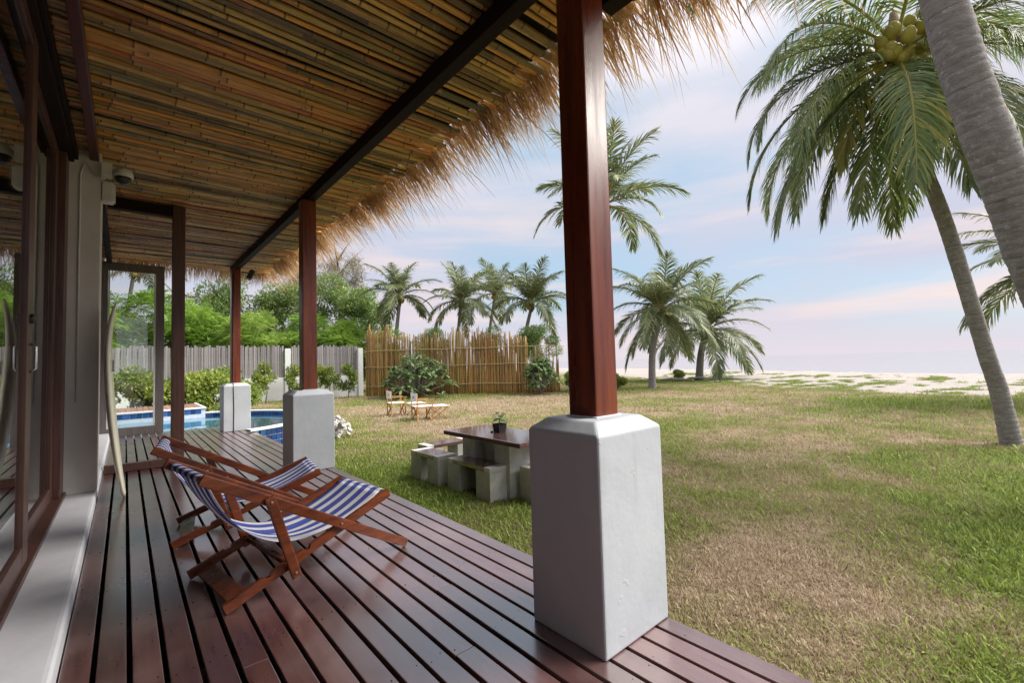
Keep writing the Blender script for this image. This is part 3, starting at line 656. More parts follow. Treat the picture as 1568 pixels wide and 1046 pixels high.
pp.scale = (1.45, 1.45, 1.45)
# ------------------------------------------------------------ director chairs with footstools
def director_chair(loc, rz, label):
    c = tag(empty('director_chair', loc, rz), label, 'chair', 'director chairs on the lawn'); wd = .27; T = M['teak']
    for s in (-1, 1):
        y = s*wd
        MB().bar((-.22, y, 0), (-.22, y, .80), .03, .03, up=(1, 0, 0)).build('back_post', T, c, bevel=.004)
        MB().bar((.22, y, .40), (.22, y, .585), .03, .03, up=(1, 0, 0)).build('arm_post', T, c, bevel=.004)
        MB().bar((-.20, y, .60), (.27, y, .60), .05, .02).build('armrest', T, c, bevel=.004)
        MB().bar((-.24, y, .40), (.25, y, .40), .03, .035).build('seat_rail', T, c, bevel=.004)
        MB().bar((.22, y*1.0, 0), (.22, y, .385), .03, .03, up=(1, 0, 0)).build('leg', T, c, bevel=.004)
    for x in (-.19, .19):
        for s in (-1, 1):
            MB().bar((x+s*.013, -s*wd*.93, .03), (x+s*.013, s*wd*.93, .385), .02, .03, up=(1, 0, 0)).build('cross_leg', T, c, bevel=.003)
    m = MB(); V = [(-.24+.49*i/6, (-wd+.012+(2*wd-.024)*j/6), .425-.02*math.sin(math.pi*j/6)*math.sin(math.pi*(i+.5)/7)) for i in range(7) for j in range(7)]
    m.add(V, [(i*7+j, (i+1)*7+j, (i+1)*7+j+1, i*7+j+1) for i in range(6) for j in range(6)]); st_ = m.build('seat', M['white_cloth'], c, smooth=True); st_.modifiers.new('t', 'SOLIDIFY').thickness = .02
    m = MB(); m.lim(-.245, -.236, -wd-.02, wd+.02, .56, .80); bk = m.build('back_panel', M['white_cloth'], c, bevel=.003)
    m = MB(); m.tube([(-.2475, -.07, .68), (-.2475, -.03, .70), (-.2475, .03, .69), (-.2475, .08, .665)], [.004, .016, .02, .004], 6); m.tube([(-.2475, -.06, .655), (-.2475, .07, .645)], .006, 5); m.build('print', M['ink'], bk)
    return c
def footstool(loc, rz, label):
    c = tag(empty('footstool', loc, rz), label, 'footstool', 'folding footstools'); T = M['teak']; wd = .25
    for s in (-1, 1):
        MB().bar((-.24, s*wd, .37), (.26, s*wd, .37), .028, .032).build('seat_rail', T, c, bevel=.004)
        for q in (-1, 1):
            MB().bar((-q*.22, s*(wd-.02-.012*q), .015), (q*.22, s*(wd-.02-.012*q), .352), .02, .03, up=(0, 1, 0)).build('cross_leg', T, c, bevel=.003)
    for x in (-.22, .22): MB().bar((x, -wd, .016), (x, wd, .016), .024, .024).build('foot_bar', T, c, bevel=.003)
    m = MB(); V = [(-.25+.52*i/5, (-wd-.005+(2*wd+.01)*j/6), .40-.018*math.sin(math.pi*j/6)) for i in range(6) for j in range(7)]
    m.add(V, [(i*7+j, (i+1)*7+j, (i+1)*7+j+1, i*7+j+1) for i in range(5) for j in range(6)]); m.build('seat', M['white_cloth'], c, smooth=True).modifiers.new('t', 'SOLIDIFY').thickness = .02
director_chair((6.62, 13.45, GZ), R(-12), 'wooden director chair with white canvas, the one farther from the table')
footstool((7.12, 13.10, GZ), R(-12), 'white folding footstool in front of the farther director chair')
director_chair((6.52, 11.62, GZ), R(-12), 'wooden director chair with white canvas, the one nearer to the table')
footstool((7.06, 11.62, GZ), R(-12), 'white folding footstool in front of the nearer director chair')

# ------------------------------------------------------------ pool
pool = tag(empty('swimming_pool', (.8, 12, GZ)), 'round-ended blue tiled swimming pool with white rim beyond the deck', 'pool')
PC, PR, WZ = (.8, 12.0), 2.75, -.055
def pl(name, mat, m, **k):
    o = m.build(name, mat, pool, **k); o.data.transform(Matrix.Translation((-.8, -12, -GZ))); return o
nn = 72
def ring(m, r0_, r1_, z0, z1, n=nn):
    V = []; F_ = []
    for i in range(n):
        a = 2*math.pi*i/n; ca, sa = math.cos(a), math.sin(a)
        V += [(PC[0]+r*ca, PC[1]+r*sa, z) for r, z in ((r0_, z0), (r1_, z0), (r1_, z1), (r0_, z1))]
    for i in range(n):
        am = 2*math.pi*(i+.5)/n
        if PC[0]+r1_*math.cos(am) < 1.86 and PC[1]+r1_*math.sin(am) < 11.2: continue
        a, b = i*4, ((i+1) % n)*4
        for q in range(4): F_.append((a+q, b+q, b+(q+1) % 4, a+(q+1) % 4))
    m.add(V, F_)
m = MB(); ring(m, PR-.10, PR, GZ-.1, .02); pl('wall', M['grout'], m)
m = MB(); ring(m, PR-.14, PR+.025, .021, .055); pl('rim', M['coping'], m)
m = MB(); m.add([(PC[0]+(PR-.1)*math.cos(2*math.pi*i/nn), PC[1]+(PR-.1)*math.sin(2*math.pi*i/nn), GZ+.05) for i in range(nn)], [tuple(range(nn))]); pl('floor', M['pool_floor'], m)
fl = MB()
for a in np.arange(-2.6, 2.7, .3):
    h = math.sqrt(max(0, (PR-.12)**2-a*a))
    if h > .1: fl.lim(PC[0]-h, PC[0]+h, PC[1]+a-.012, PC[1]+a+.012, GZ+.051, GZ+.056); fl.lim(PC[0]+a-.012, PC[0]+a+.012, PC[1]-h, PC[1]+h, GZ+.0575, GZ+.062)
pl('floor_joint', M['grout'], fl)
tile_me = MB().box((0, 0, 0), (.108, .012, .108)).mesh('tile', M['pool_tile'], bevel=.003, seg=1)
def tile(parent, x, y, z, rz): o = obj('tile', tile_me, parent, (x, y, z), (0, 0, rz)); return o
step_a = .118/PR
for i in range(int(2.2/step_a)):
    a = R(-82)+i*step_a
    if PC[0]+PR*math.cos(a) < 1.88: continue
    for zr in range(4):
        tile(pool, (PR+.004)*math.cos(a), (PR+.004)*math.sin(a), -.04-zr*.118-GZ, a+R(90))
for i in range(int(2.6/step_a)):
    a = R(20)+i*step_a; tile(pool, (PR-.104)*math.cos(a), (PR-.104)*math.sin(a), -.03-GZ, a+R(90))
wt = MB(); wt.add([(PC[0]+(PR-.101)*math.cos(2*math.pi*i/nn), PC[1]+(PR-.101)*math.sin(2*math.pi*i/nn), WZ) for i in range(nn)], [tuple(range(nn))])
tag(wt.build('pool_water', M['pool_water']), kind='structure')
# raised planter platform at the back of the pool
pf = tag(empty('pool_platform', (-.9, 15.2, GZ)), 'low wooden platform with blue tiled front and white edge behind the pool', 'platform')
MB().lim(-2.6, 2.5, -1.0, 1.2, 0, .62).build('base', M['grout'], pf)
MB().lim(-2.62, 2.52, -1.03, -.93, .621, .66).build('edge', M['coping'], pf, bevel=.006)
MB().lim(2.46, 2.52, -.929, 1.2, .621, .66).build('edge', M['coping'], pf, bevel=.006)
for i in range(42): tile(pf, -2.50+i*.1185, -1.005, .555, 0)
for i in range(17): tile(pf, 2.505, -.9+i*.1185, .555, R(90))
for i in range(16): MB().lim(-.055, .055, -1.05, 1.05, 0, .02).build('plank', M['platform_wood'], pf, loc=(.62+i*.118-.0, .13, .622), bevel=.003)
# coral stones heaped by the pool wall
pile = tag(empty('stone_pile', (3.85, 10.6, GZ)), 'heap of white coral stones on the grass beside the pool', 'stones')
stone_me = []
for j in range(6):
    bm = bmesh.new(); bmesh.ops.create_icosphere(bm, subdivisions=2, radius=1)
    ph = [random.uniform(0, 6) for _ in range(6)]
    for v_ in bm.verts:
        q = v_.co; v_.co = q*(1+.22*math.sin(3*q.x+ph[0])*math.sin(3*q.y+ph[1])+.18*math.sin(5*q.z+ph[2])+.08*random.uniform(-1, 1))
    me = bpy.data.meshes.new('stone'); bm.to_mesh(me); bm.free(); me.materials.append(M['coral']); stone_me.append(me)
for i in range(130):
    t = random.random(); r = random.uniform(.035, .08); lay = random.random()**1.5
    x = -.25+random.gauss(0, .26)*(1-lay*.6)+.2*t; y = -.6+2.2*t+random.gauss(0, .12)
    obj('stone', random.choice(stone_me), pile, (x, y, r*.5+lay*.34), (random.uniform(0, 6), random.uniform(0, 6), random.uniform(0, 6)), (r*random.uniform(.8, 1.4), r, r*random.uniform(.7, 1)))

# ------------------------------------------------------------ fences
def P2(a, b, t): return (a[0]+(b[0]-a[0])*t, a[1]+(b[1]-a[1])*t)
A, B = (9.72, 24.0), (-1.6, 25.8); LEN = math.dist(A, B); ANG = math.atan2(B[1]-A[1], B[0]-A[0])
gf = tag(empty('grey_fence', (*A, GZ), ANG), 'weathered grey picket screen on a low white wall behind the pool', 'fence')
MB().lim(0.13, LEN, -.07, .07, 0, 1.16).build('base_wall', M['wall_white'], gf, bevel=.01)
for i, x in enumerate((0, 3.55)):
    MB().lim(x-.13, x+.129, -.13, .13, 0, 2.62).build('pillar', M['wall_white'], gf, bevel=.01)
pk = [MB().box((0, 0, h/2), (.084, .03, h)).mesh('picket', M['grey_picket'], bevel=.004, seg=1) for h in (1.56, 1.60, 1.53, 1.63)]
x = .2
while x < LEN:
    if min(abs(x-q) for q in (0, 3.55)) > .17: obj('picket', random.choice(pk), gf, (x, -.02+random.uniform(-.01, .01), 1.162), (random.uniform(-.01, .01), random.uniform(-.012, .012), 0))
    x += random.uniform(.088, .1)
MB().lim(.13, LEN, -.06, -.036, 1.5, 1.56).build('rail', M['grey_picket'], gf); MB().lim(.13, LEN, -.06, -.036, 2.4, 2.46).build('rail', M['grey_picket'], gf)

A, B = (9.75, 23.3), (16.9, 15.9); LEN = math.dist(A, B); ANG = math.atan2(B[1]-A[1], B[0]-A[0])
bf = tag(empty('bamboo_fence', (*A, GZ), ANG), 'tall ragged fence of upright brown bamboo sticks across the lawn', 'fence')
st_me = []
for j in range(8):
    h = 1.0; n = 7; ph = random.uniform(0, 6); b_ = random.uniform(.004, .012)
    pts = [(b_*math.sin(4*q/n+ph), b_*math.cos(3*q/n+ph), q/n) for q in range(n+1)]
    m = MB(); m.tube(pts, [.032-.012*q/n for q in range(n+1)], 5)
    m.c = [1.0]*len(m.v); 
    # object X axis runs along the stick in the material, so rotate: build along X
    m.v = [(z, y_, -x_) for x_, y_, z in m.v]
    st_me.append(m.mesh('bamboo_stick', M['fence_bamboo'], smooth=True, cattr=True))
def top_h(t):
    base = 3.72 if t < .14 else 3.25 if t < .42 else 3.45 if t < .62 else 3.15 if t < .82 else 2.9
    return base
i = 0; x = .03
while x < LEN:
    t = x/LEN
    if t > .84:
        h = random.choice((random.uniform(1.0, 1.35), random.uniform(1.3, 2.0), random.uniform(2.2, 3.0) if random.random() < .55 else 1.2))
    else:
        h = top_h(t)*random.uniform(.88, 1.05); h = h*(.72 if random.random() < .16 else 1)
    o = obj('bamboo_stick', random.choice(st_me), bf, (x, random.uniform(-.05, .05), -.03), (0, -math.pi/2+random.gauss(0, .014), random.uniform(-.3, .3)), (h, 1, 1)); o.rotation_mode = 'XYZ'
    r = random.uniform(.8, 1.5); o.scale = (h, r, r); x += random.uniform(.022, .052)
bk = MB(); rgk = random.Random(5)
for q in range(420):
    t = rgk.random()*.97; h = top_h(t)*rgk.uniform(.55, .98)*(1 if t < .84 else rgk.uniform(.3, .75)); x = t*LEN; ln = rgk.gauss(0, .02)*h; w_ = rgk.uniform(.010, .020); y = rgk.uniform(.04, .13)
    bk.tube([(x, y, -.03), (x+ln*.5+rgk.uniform(-.02, .02), y, h*.5), (x+ln, y+rgk.uniform(-.03, .03), h)], [w_, w_*.9, w_*.5], 4)
bk.c = [1.0]*len(bk.v); bko = bk.build('brush_backing', M['fence_brush'], bf, cattr=True); bko['kind'] = 'stuff'
for z, x1 in ((.55, LEN*.93), (1.55, LEN*.93), (2.42, LEN*.98)):
    pts = [(q*x1/12, -.085, z+random.uniform(-.03, .03)) for q in range(13)]; MB().tube(pts, .022, 6).build('rail', M['rail_bamboo'], bf, smooth=True)
for z in (2.5, 1.0):
    MB().bar((LEN*.99, 0, 0), (LEN*.985, 0, 2.9), .05, .05, up=(1, 0, 0)).build('end_post', M['bark'], bf) if z > 2 else None

# ------------------------------------------------------------ palms
def frond(L_, e0, droop, nl, ll, wd, seed, hang=.5, tone=(0, .8), rach=.022):
    rg = np.random.default_rng(seed); n = 16; V = []; F_ = []; T = []
    s = np.linspace(0, 1, 60); th_ = e0 - droop*s**1.25; dx = np.cos(th_); dz = np.sin(th_)
    bx = np.concatenate([[0], np.cumsum((dx[1:]+dx[:-1])/2)])*L_/59; bz = np.concatenate([[0], np.cumsum((dz[1:]+dz[:-1])/2)])*L_/59
    by = .10*L_*rg.normal()*s**2*.5
    def P(t): return np.array([np.interp(t, s, bx), np.interp(t, s, by), np.interp(t, s, bz)])
    # rachis: triangular section strip
    for i in range(n+1):
        t = i/n; p = P(t); r = rach*(1-.85*t)+.003; a = np.interp(t, s, th_); up = np.array([-math.sin(a), 0, math.cos(a)])
        V += [p+np.array([0, r, 0]), p+up*r*.7, p+np.array([0, -r, 0]), p-up*r*.9]; T += [.93]*4
        if i: b = len(V)-8; F_ += [(b+q, b+(q+1) % 4, b+4+(q+1) % 4, b+4+q) for q in range(4)]
    for i in range(nl):
        t = .13+.865*(i+rg.uniform(-.3, .3))/nl; t = min(max(t, .1), 1)
        for sd_ in (-1, 1):
            if rg.random() < .04: continue
            p = P(t); a = np.interp(t, s, th_); tg = np.array([math.cos(a), 0, math.sin(a)]); up = np.array([-math.sin(a), 0, math.cos(a)])
            fwd = R(62)-R(38)*t + rg.normal()*.13      # angle from the rachis
            l_ = ll*(.42+.58*math.sin(math.pi*min(1, .12+.80*t)))*(1-.35*max(0, t-.8)/.2)*rg.uniform(.85, 1.1)
            d = tg*math.cos(fwd) + np.array([0, sd_, 0])*math.sin(fwd) + up*(.28-.15*t); d /= np.linalg.norm(d)
            tn = tone[0]+(tone[1]-tone[0])*rg.random()**1.3
            q = p.copy(); b = len(V); wv = tg - d*np.dot(tg, d); wv /= np.linalg.norm(wv)+1e-6
            hg = hang*rg.uniform(.45, 1.5)
            for kx, wk in enumerate((.55, 1, .75, .08)):
                V += [q-wv*wd*wk/2, q+wv*wd*wk/2]; T += [tn, tn]
                d = d + np.array([0, 0, -hg*(.5+.5*kx)*.6]); d /= np.linalg.norm(d); wv = wv - d*np.dot(wv, d); wv /= np.linalg.norm(wv)+1e-6
                q = q + d*l_/3
            F_ += [(b+2*kx, b+2*kx+1, b+2*kx+3, b+2*kx+2) for kx in range(3)]
    return np.array(V), np.array(F_), np.array(T)
def trunk(m, pts, r0_, r1_, n=14, segs=60, rings=True, bulge=1.22):
    pts = [Vector(p) for p in pts]
    def cat(t):
        k_ = len(pts)-1; f = t*k_; i = max(0, min(int(f), k_-1)); u = f-i; p0, p1, p2, p3 = pts[max(i-1, 0)], pts[i], pts[i+1], pts[min(i+2, k_)]
        return .5*((2*p1)+(p2-p0)*u+(2*p0-5*p1+4*p2-p3)*u*u+(3*p1-p0-3*p2+p3)*u**3)
    P_ = []; Rr = []; T = []
    for i in range(segs+1):
        t = i/segs; r = r0_+(r1_-r0_)*t**.8; r *= 1+(bulge-1)*math.exp(-t*14)+.18*math.exp(-t*70)
        if rings:
            j_ = random.uniform(-.2, .2)/segs; q = random.uniform(.98, 1.02); P_ += [cat(t+j_), cat(t+j_+.10/segs), cat(t+j_+.2/segs)]; Rr += [r*1.02*q, r*.985*q, r*1.0*q]; T += [.9, random.uniform(.1, .5), .9]
        else: P_.append(cat(t)); Rr.append(r); T.append(.6)
    m.tube(P_, Rr, n); m.c = [t for t in T for _ in range(n)]
FAR = {}
for j, (e, dr) in enumerate(((80, 32), (66, 48), (50, 64), (31, 74), (10, 78), (-12, 62), (-40, 42))):
    for q in range(2):
        V, F_, T = frond(1, R(e), R(dr), 50, .27, .017, 100+j*7+q, .5, (0, .85), .012); FAR[(j, q)] = npmesh('frond', V, F_, M['palm_leaf_far'], T)
def far_palm(name, base, crown, L_, label, group, n=24, low=6, trunk_r=(.17, .11), dead=1, seed=1, young=False):
    random.seed(seed); base = Vector(base); crown = Vector(crown)
    t = tag(empty(name, base), label, 'palm tree', group); c = crown-base
    m = MB(); mid = c*.5 + Vector((random.uniform(-.25, .25), random.uniform(-.25, .25), 0)); trunk(m, [(0, 0, -.1), mid, c+Vector((0, 0, -.15))], *trunk_r, n=8, segs=26)
    m.build('trunk', M['palm_trunk'], t, smooth=True, cattr=True)
    m = MB(); m.lathe([(trunk_r[1]*.9, -.5), (trunk_r[1]*1.7, -.1), (trunk_r[1]*1.9, .1), (trunk_r[1], .45)], 8); m.build('crown_shaft', M['fibre'], t, loc=c, smooth=True)
    a = random.random()*6
    for i in range(n):
        j = min(6, int(low*(i+.5)/n + random.uniform(-.3, .7))); a += 2.399+random.uniform(-.25, .25); s = L_*random.uniform(.85, 1.1)*(1 if j else .85)
        obj('frond', FAR[(j, random.randint(0, 1))], t, c+Vector((0, 0, .1)), (random.uniform(-.25, .25), 0, a), (s, s, s))
    for i in range(random.randint(3, 5)):
        a = random.random()*6.28; m = MB(); m.lathe([(.02, -.16), (.10, -.06), (.12, .03), (.07, .12), (.02, .15)], 8); m.build('coconut', M['coconut'], t, loc=c+Vector((.24*math.cos(a), .24*math.sin(a), -.22)), smooth=True)
    return t
g4 = 'palms beyond the bamboo fence'
far_palm('palm_tree', (13.7, 27.9, GZ), (13.86, 27.4, 5.7), 3.0, 'leftmost palm rising behind the bamboo fence, with a round brown crown heart', g4, seed=3, low=6)
far_palm('palm_tree', (17.9, 27.2, GZ), (18.07, 26.4, 5.5), 3.3, 'second palm from the left behind the bamboo fence, broad crown', g4, seed=5, low=6)
far_palm('palm_tree', (22.2, 28.6, GZ), (22.4, 27.9, 6.6), 3.3, 'third palm from the left behind the bamboo fence, upright crown', g4, seed=8, n=20, low=5)
far_palm('palm_tree', (20.5, 23.4, GZ), (21.2, 22.4, 5.1), 3.6, 'fourth palm behind the bamboo fence, leaning trunk left of the red post', g4, seed=12, low=5)
far_palm('palm_tree', (21.1, 17.5, GZ), (21.74, 16.3, 10.4), 4.9, 'tall slender palm rising behind the nearest red post', 'palms near the beach', seed=31, low=5, n=22, trunk_r=(.17, .12))
far_palm('palm_tree', (21.4, 13.4, GZ+.05), (21.9, 13.0, 3.7), 3.5, 'low bushy palm on the beach edge, right beside the nearest red post', 'palms near the beach', seed=14, low=6.4, n=34, trunk_r=(.2, .15))
far_palm('palm_tree', (30.4, 15.3, -.3), (30.95, 15.0, 2.9), 4.7, 'low palm on the sand, farther right, with fronds spread to the sea', 'palms near the beach', seed=19, low=6, n=30, trunk_r=(.28, .2))
far_palm('palm_tree', (21.2, -1.3, GZ), (20.9, -.75, 3.6), 3.0, 'palm at the right edge behind the leaning trunks, only fronds showing', 'palms near the beach', seed=23, low=6, n=26)
far_palm('palm_tree', (-.6, 44, GZ), (.4, 43, 8.6), 3.6, 'thin palm seen through the glass screen above the trees', 'palms beyond the pool', seed=29, low=5, n=18)
# the two near palms on the right
NEAR = []
for j, (e, dr, L_) in enumerate(((60, 100, 2.9), (35, 108, 2.95), (12, 100, 3.05), (-8, 80, 3.15), (-32, 52, 3.15), (-52, 30, 2.9))):
    for q in range(2):
        V, F_, T = frond(L_, R(e), R(dr), 120, .74, .023, 300+j*5+q, .85, (.1, .9), .030); NEAR.append(npmesh('frond', V, F_, M['palm_leaf'], T))
V, F_, T = frond(2.3, R(-38), R(42), 70, .6, .032, 377, .8, (.75, 1.0), .026); DRY = npmesh('frond', V, F_, M['palm_leaf'], T)
TOCAM = math.atan2(-1.2, -9.7)
def near_palm(base, pts, r, fronds, label, nuts=True, seed=1, dry=()):
    random.seed(seed); t = tag(empty('coconut_palm', base), label, 'palm tree', 'coconut palms at the right'); b = Vector(base); loc = [Vector(p)-b for p in pts]; c = loc[-1]
    m = MB(); trunk(m, loc, *r, n=22, segs=70); m.build('trunk', M['palm_trunk'], t, smooth=True, cattr=True)
    m = MB(); m.lathe([(r[1]*.9, -.55), (r[1]*1.35, -.2), (r[1]*1.6, .1), (r[1]*1.1, .5), (.05, .8)], 12); m.build('crown_shaft', M['fibre'], t, loc=c, smooth=True)
    for j, az, roll in fronds:
        d = Vector((math.cos(az), math.sin(az), 0))*r[1]*.6; s = random.uniform(.93, 1.06)
        obj('frond', NEAR[j*2+random.randint(0, 1)], t, c+d+Vector((0, 0, .25-.08*j)), (roll, 0, az), (s, s, s))
    for az in dry: obj('frond', DRY, t, c+Vector((.1*math.cos(az), .1*math.sin(az), -.1)), (0, 0, az))
    if nuts:
        for i in range(22):
            a = TOCAM+random.gauss(.1, 1.0); rr = random.uniform(.34, .56); s = random.uniform(.78, 1.0)
            m = MB(); m.lathe([(.02, -.15), (.075, -.11), (.105, -.03), (.10, .04), (.06, .11), (.02, .14)], 12); m.build('coconut', M['coconut'], t, loc=c+Vector((rr*math.cos(a), rr*math.sin(a), random.uniform(-.25, .38))), rot=(random.uniform(-.6, .6), random.uniform(-.6, .6), 0), smooth=True).scale = (s, s, s)
        for i in range(5):
            a = random.random()*6.28; m = MB(); m.tube([(0, 0, 0), (.25*math.cos(a), .25*math.sin(a), .02), (.42*math.cos(a), .42*math.sin(a), -.22)], [.02, .014, .005], 6); m.build('fruit_stalk', M['rail_bamboo'], t, loc=c+Vector((0, 0, .1)))
TOCAM = math.atan2(-1.2, -9.7)
fr = [(0, TOCAM+a, .1*random.uniform(-1, 1)) for a in (.4, 1.7, 3.0, 4.3, 5.5)] + [(1, TOCAM+a, 0) for a in (-.75, 1.1, 2.2, 3.6, 5.0)] + [(2, TOCAM+a, 0) for a in (-1.25, -.95, 1.2, 2.6, 4.0)] + [(3, TOCAM+a, 0) for a in (-1.1, -.6, .85, 1.5, 3.1, 4.6)] + [(4, TOCAM+a, 0) for a in (-1.3, -.75, .12, .75, 1.5, 2.4, 5.2)] + [(5, TOCAM+a, 0) for a in (-1.0, -.35, .45, 1.3, 2.0, 3.4)]
near_palm((11.16, .30, GZ), [(11.16, .30, GZ-.1), (11.05, .40, .44), (10.88, .51, 1.1), (10.36, .82, 3.19), (9.90, 1.13, 4.84), (9.70, 1.22, 6.05)], (.13, .088), fr, 'coconut palm with green nuts and drooping crown, trunk rooted on the lawn', seed=4, dry=(TOCAM+.25, TOCAM-.6))
fr1 = [(0, a, 0) for a in (.3, 1.5, 2.7, 3.9, 5.1)] + [(1, a, 0) for a in (2.35, 2.9, 4.3, 5.6, .9)] + [(2, a, 0) for a in (2.0, 2.62, 3.7, -.3, .6)] + [(3, a, 0) for a in (3.2, 5.8, 1.2)]
S1 = 4.25/4.6
def q1(p): return (p[0]*S1, p[1]*S1, 1.15+(p[2]-1.15)*S1)
near_palm((7.35, -.62, GZ), [(7.35, -.62, GZ-.1), (7.0, -.35, .9), q1((7.137, -.121, 1.838)), q1((6.848, .069, 2.785)), q1((6.56, .259, 3.731)), q1((6.322, .402, 4.743)), q1((5.95, .62, 6.9)), q1((5.72, .78, 8.6))], (.225, .14), fr1, 'thick grey palm trunk leaning in at the top right corner, nearest palm', seed=9, nuts=False)

# ------------------------------------------------------------ broadleaf trees and shrubs
def leaf_cloud(blobs, n, size, aspect, seed, droop=.0, shell=.55, up=.3):
    """blobs: (x,y,z,rx,ry,rz,weight); returns leaf quads folded along the middle"""
    rg = np.random.default_rng(seed); wgt = np.array([b[6] for b in blobs], float); wgt /= wgt.sum(); bi = rg.choice(len(blobs), n, p=wgt); B_ = np.array([b[:6] for b in blobs])
    d = rg.normal(size=(n, 3)); d /= np.linalg.norm(d, axis=1)[:, None]; r = shell+(1-shell)*rg.random(n)**.6; r *= 1+.18*rg.normal(size=n)*.6
    P = B_[bi, :3] + d*B_[bi, 3:]*r[:, None]
    dirv = d*.6 + rg.normal(size=(n, 3))*.7 + np.array([0, 0, up-droop]); dirv /= np.linalg.norm(dirv, axis=1)[:, None]
    nrm = rg.normal(size=(n, 3))*.6 + np.array([0, 0, 1.0]) + d*.5; sd_ = np.cross(dirv, nrm); sd_ /= np.linalg.norm(sd_, axis=1)[:, None]
    ln = size*rg.uniform(.6, 1.35, n)[:, None]; wd_ = ln*aspect*.5
    V = np.stack([P, P+dirv*ln*.45+sd_*wd_, P+dirv*ln, P+dirv*ln*.45-sd_*wd_], 1)
    tone = np.clip(.25*rg.random(n)+.5*rg.random(len(blobs))[bi]+.25*rg.random(n), 0, 1)
    return V.reshape(-1, 3), np.arange(4*n).reshape(-1, 4), np.repeat(tone, 4)
def blobs_for(rx, ry, rz, cz, n, seed, br=(.3, .5)):
    rg = np.random.default_rng(seed); out = []
    for i in range(n):
        d = rg.normal(size=3); d /= np.linalg.norm(d); r = rg.random()**.45; s = rg.uniform(*br); out.append((d[0]*rx*r*.8, d[1]*ry*r*.8, cz+d[2]*rz*r*.85, rx*s, ry*s, rz*s*.8, s*s))
    return out
def sprays(blobs, n, ln, seed, droop=.5, nl=7, lw=.05):
    """feathery compound leaves: a short arching axis with pairs of leaflets"""
    rg = np.random.default_rng(seed); wgt = np.array([b[6] for b in blobs], float); wgt /= wgt.sum(); bi = rg.choice(len(blobs), n, p=wgt); B_ = np.array([b[:6] for b in blobs])
    d = rg.normal(size=(n, 3)); d[:, 2] = np.abs(d[:, 2])*.9-.25; d /= np.linalg.norm(d, axis=1)[:, None]; P = B_[bi, :3]+d*B_[bi, 3:]*(.55+.5*rg.random(n))[:, None]
    dirv = d+rg.normal(size=(n, 3))*.45+np.array([0, 0, .25]); dirv /= np.linalg.norm(dirv, axis=1)[:, None]; tn = np.clip(.45*rg.random(n)+.55*rg.random(len(blobs))[bi], 0, 1)
    L_ = ln*rg.uniform(.6, 1.3, n)[:, None]; side = np.cross(dirv, np.array([0, 0, 1.0])); side /= np.linalg.norm(side, axis=1)[:, None]+1e-6; V = []; T = []
    for k_ in range(nl):
        t = (k_+.6)/nl; p = P+dirv*L_*t+np.array([0, 0, -droop])*L_*t*t; q = L_*.34*(1-.5*t)
        for s in (-1, 1):
            dd = side*s*.9+dirv*.45+np.array([0, 0, -.35]); ax = dirv*lw*.5*(L_/ln)
            V.append(np.stack([p-ax, p+dd*q*.6-ax*.9, p+dd*q, p+dd*q*.5+ax], 1)); T.append(np.repeat(tn, 4))
    V = np.concatenate([v.reshape(-1, 3) for v in V]); return V, np.arange(len(V)).reshape(-1, 4), np.concatenate(T)
def branchy(m, h, r, spread, seed, n=7, zb=.35):
    rg = random.Random(seed); m.tube([(0, 0, -.1), (rg.uniform(-.1, .1), rg.uniform(-.1, .1), h*.3), (rg.uniform(-.2, .2), rg.uniform(-.2, .2), h*.65), (0, 0, h*.92)], [r, r*.8, r*.5, r*.15], 7)
    for i in range(n):
        a = i*2.4+rg.random(); z0 = h*(zb+.5*i/n); e = spread*rg.uniform(.55, .95)
        m.tube([(0, 0, z0), (e*.45*math.cos(a), e*.45*math.sin(a), z0+h*.10), (e*math.cos(a), e*math.sin(a), z0+h*.2)], [r*.45, r*.3, r*.08], 5)
def tree(name, loc, trunk_me, crown_me, label, group, sc=(1, 1, 1), rz=0, cat='tree'):
    t = tag(empty(name, loc, rz), label, cat, group); t.scale = sc; obj('trunk', trunk_me, t); obj('crown', crown_me, t); return t
feather = []
for j in range(3):
    bl = blobs_for(2.3, 2.3, 2.1, 3.2, 16, 40+j, (.26, .44)) + [(random.uniform(-1.6, 1.6), random.uniform(-1.6, 1.6), random.uniform(.8, 2.2), 1.0, 1.0, .8, .2) for _ in range(6)]
    V, F_, T = sprays(bl, 3600, .60, 60+j); cm = npmesh('crown', V, F_, M['feather_leaf'], T); m = MB(); branchy(m, 4.6, .12, 1.8, j)
    feather.append((m.mesh('trunk', M['bark'], smooth=True), cm))
dark = []
for j in range(2):
    bl = blobs_for(3.2, 3.2, 2.7, 5.4, 22, 80+j, (.24, .40)); V, F_, T = leaf_cloud(bl, 15000, .20, .42, 90+j, .1); cm = npmesh('crown', V, F_, M['dark_leaf'], T); m = MB(); branchy(m, 7.2, .2, 2.6, 10+j, 9)
    dark.append((m.mesh('trunk', M['bark'], smooth=True), cm))
gt = 'feathery green trees behind the grey fence'
spots = [((3.9, 33.5, GZ), 0, (1, 1, 1.15), 'feathery green tree just left of the farthest column'), ((6.2, 31.5, GZ), 1, (1, 1, 1.0), 'feathery green tree just right of the farthest column'),
         ((8.3, 29.6, GZ), 2, (.95, .95, .95), 'feathery green tree showing behind the middle column'), ((10.4, 28.2, GZ), 0, (.9, .9, .92), 'feathery green tree right of the middle column'),
         ((12.3, 27.5, GZ), 1, (.72, .72, .78), 'lowest feathery green tree, where grey fence meets bamboo fence'), ((1.3, 35.0, GZ), 2, (1.1, 1.1, 1.2), 'feathery green tree between dark post and glass screen'),
         ((-1.5, 33.5, GZ), 1, (1.1, 1.1, 1.05), 'feathery green tree seen through the glass screen'), ((-4.8, 34, GZ), 0, (1.3, 1.3, 1.1), 'feathery green tree at the left end of the row')]
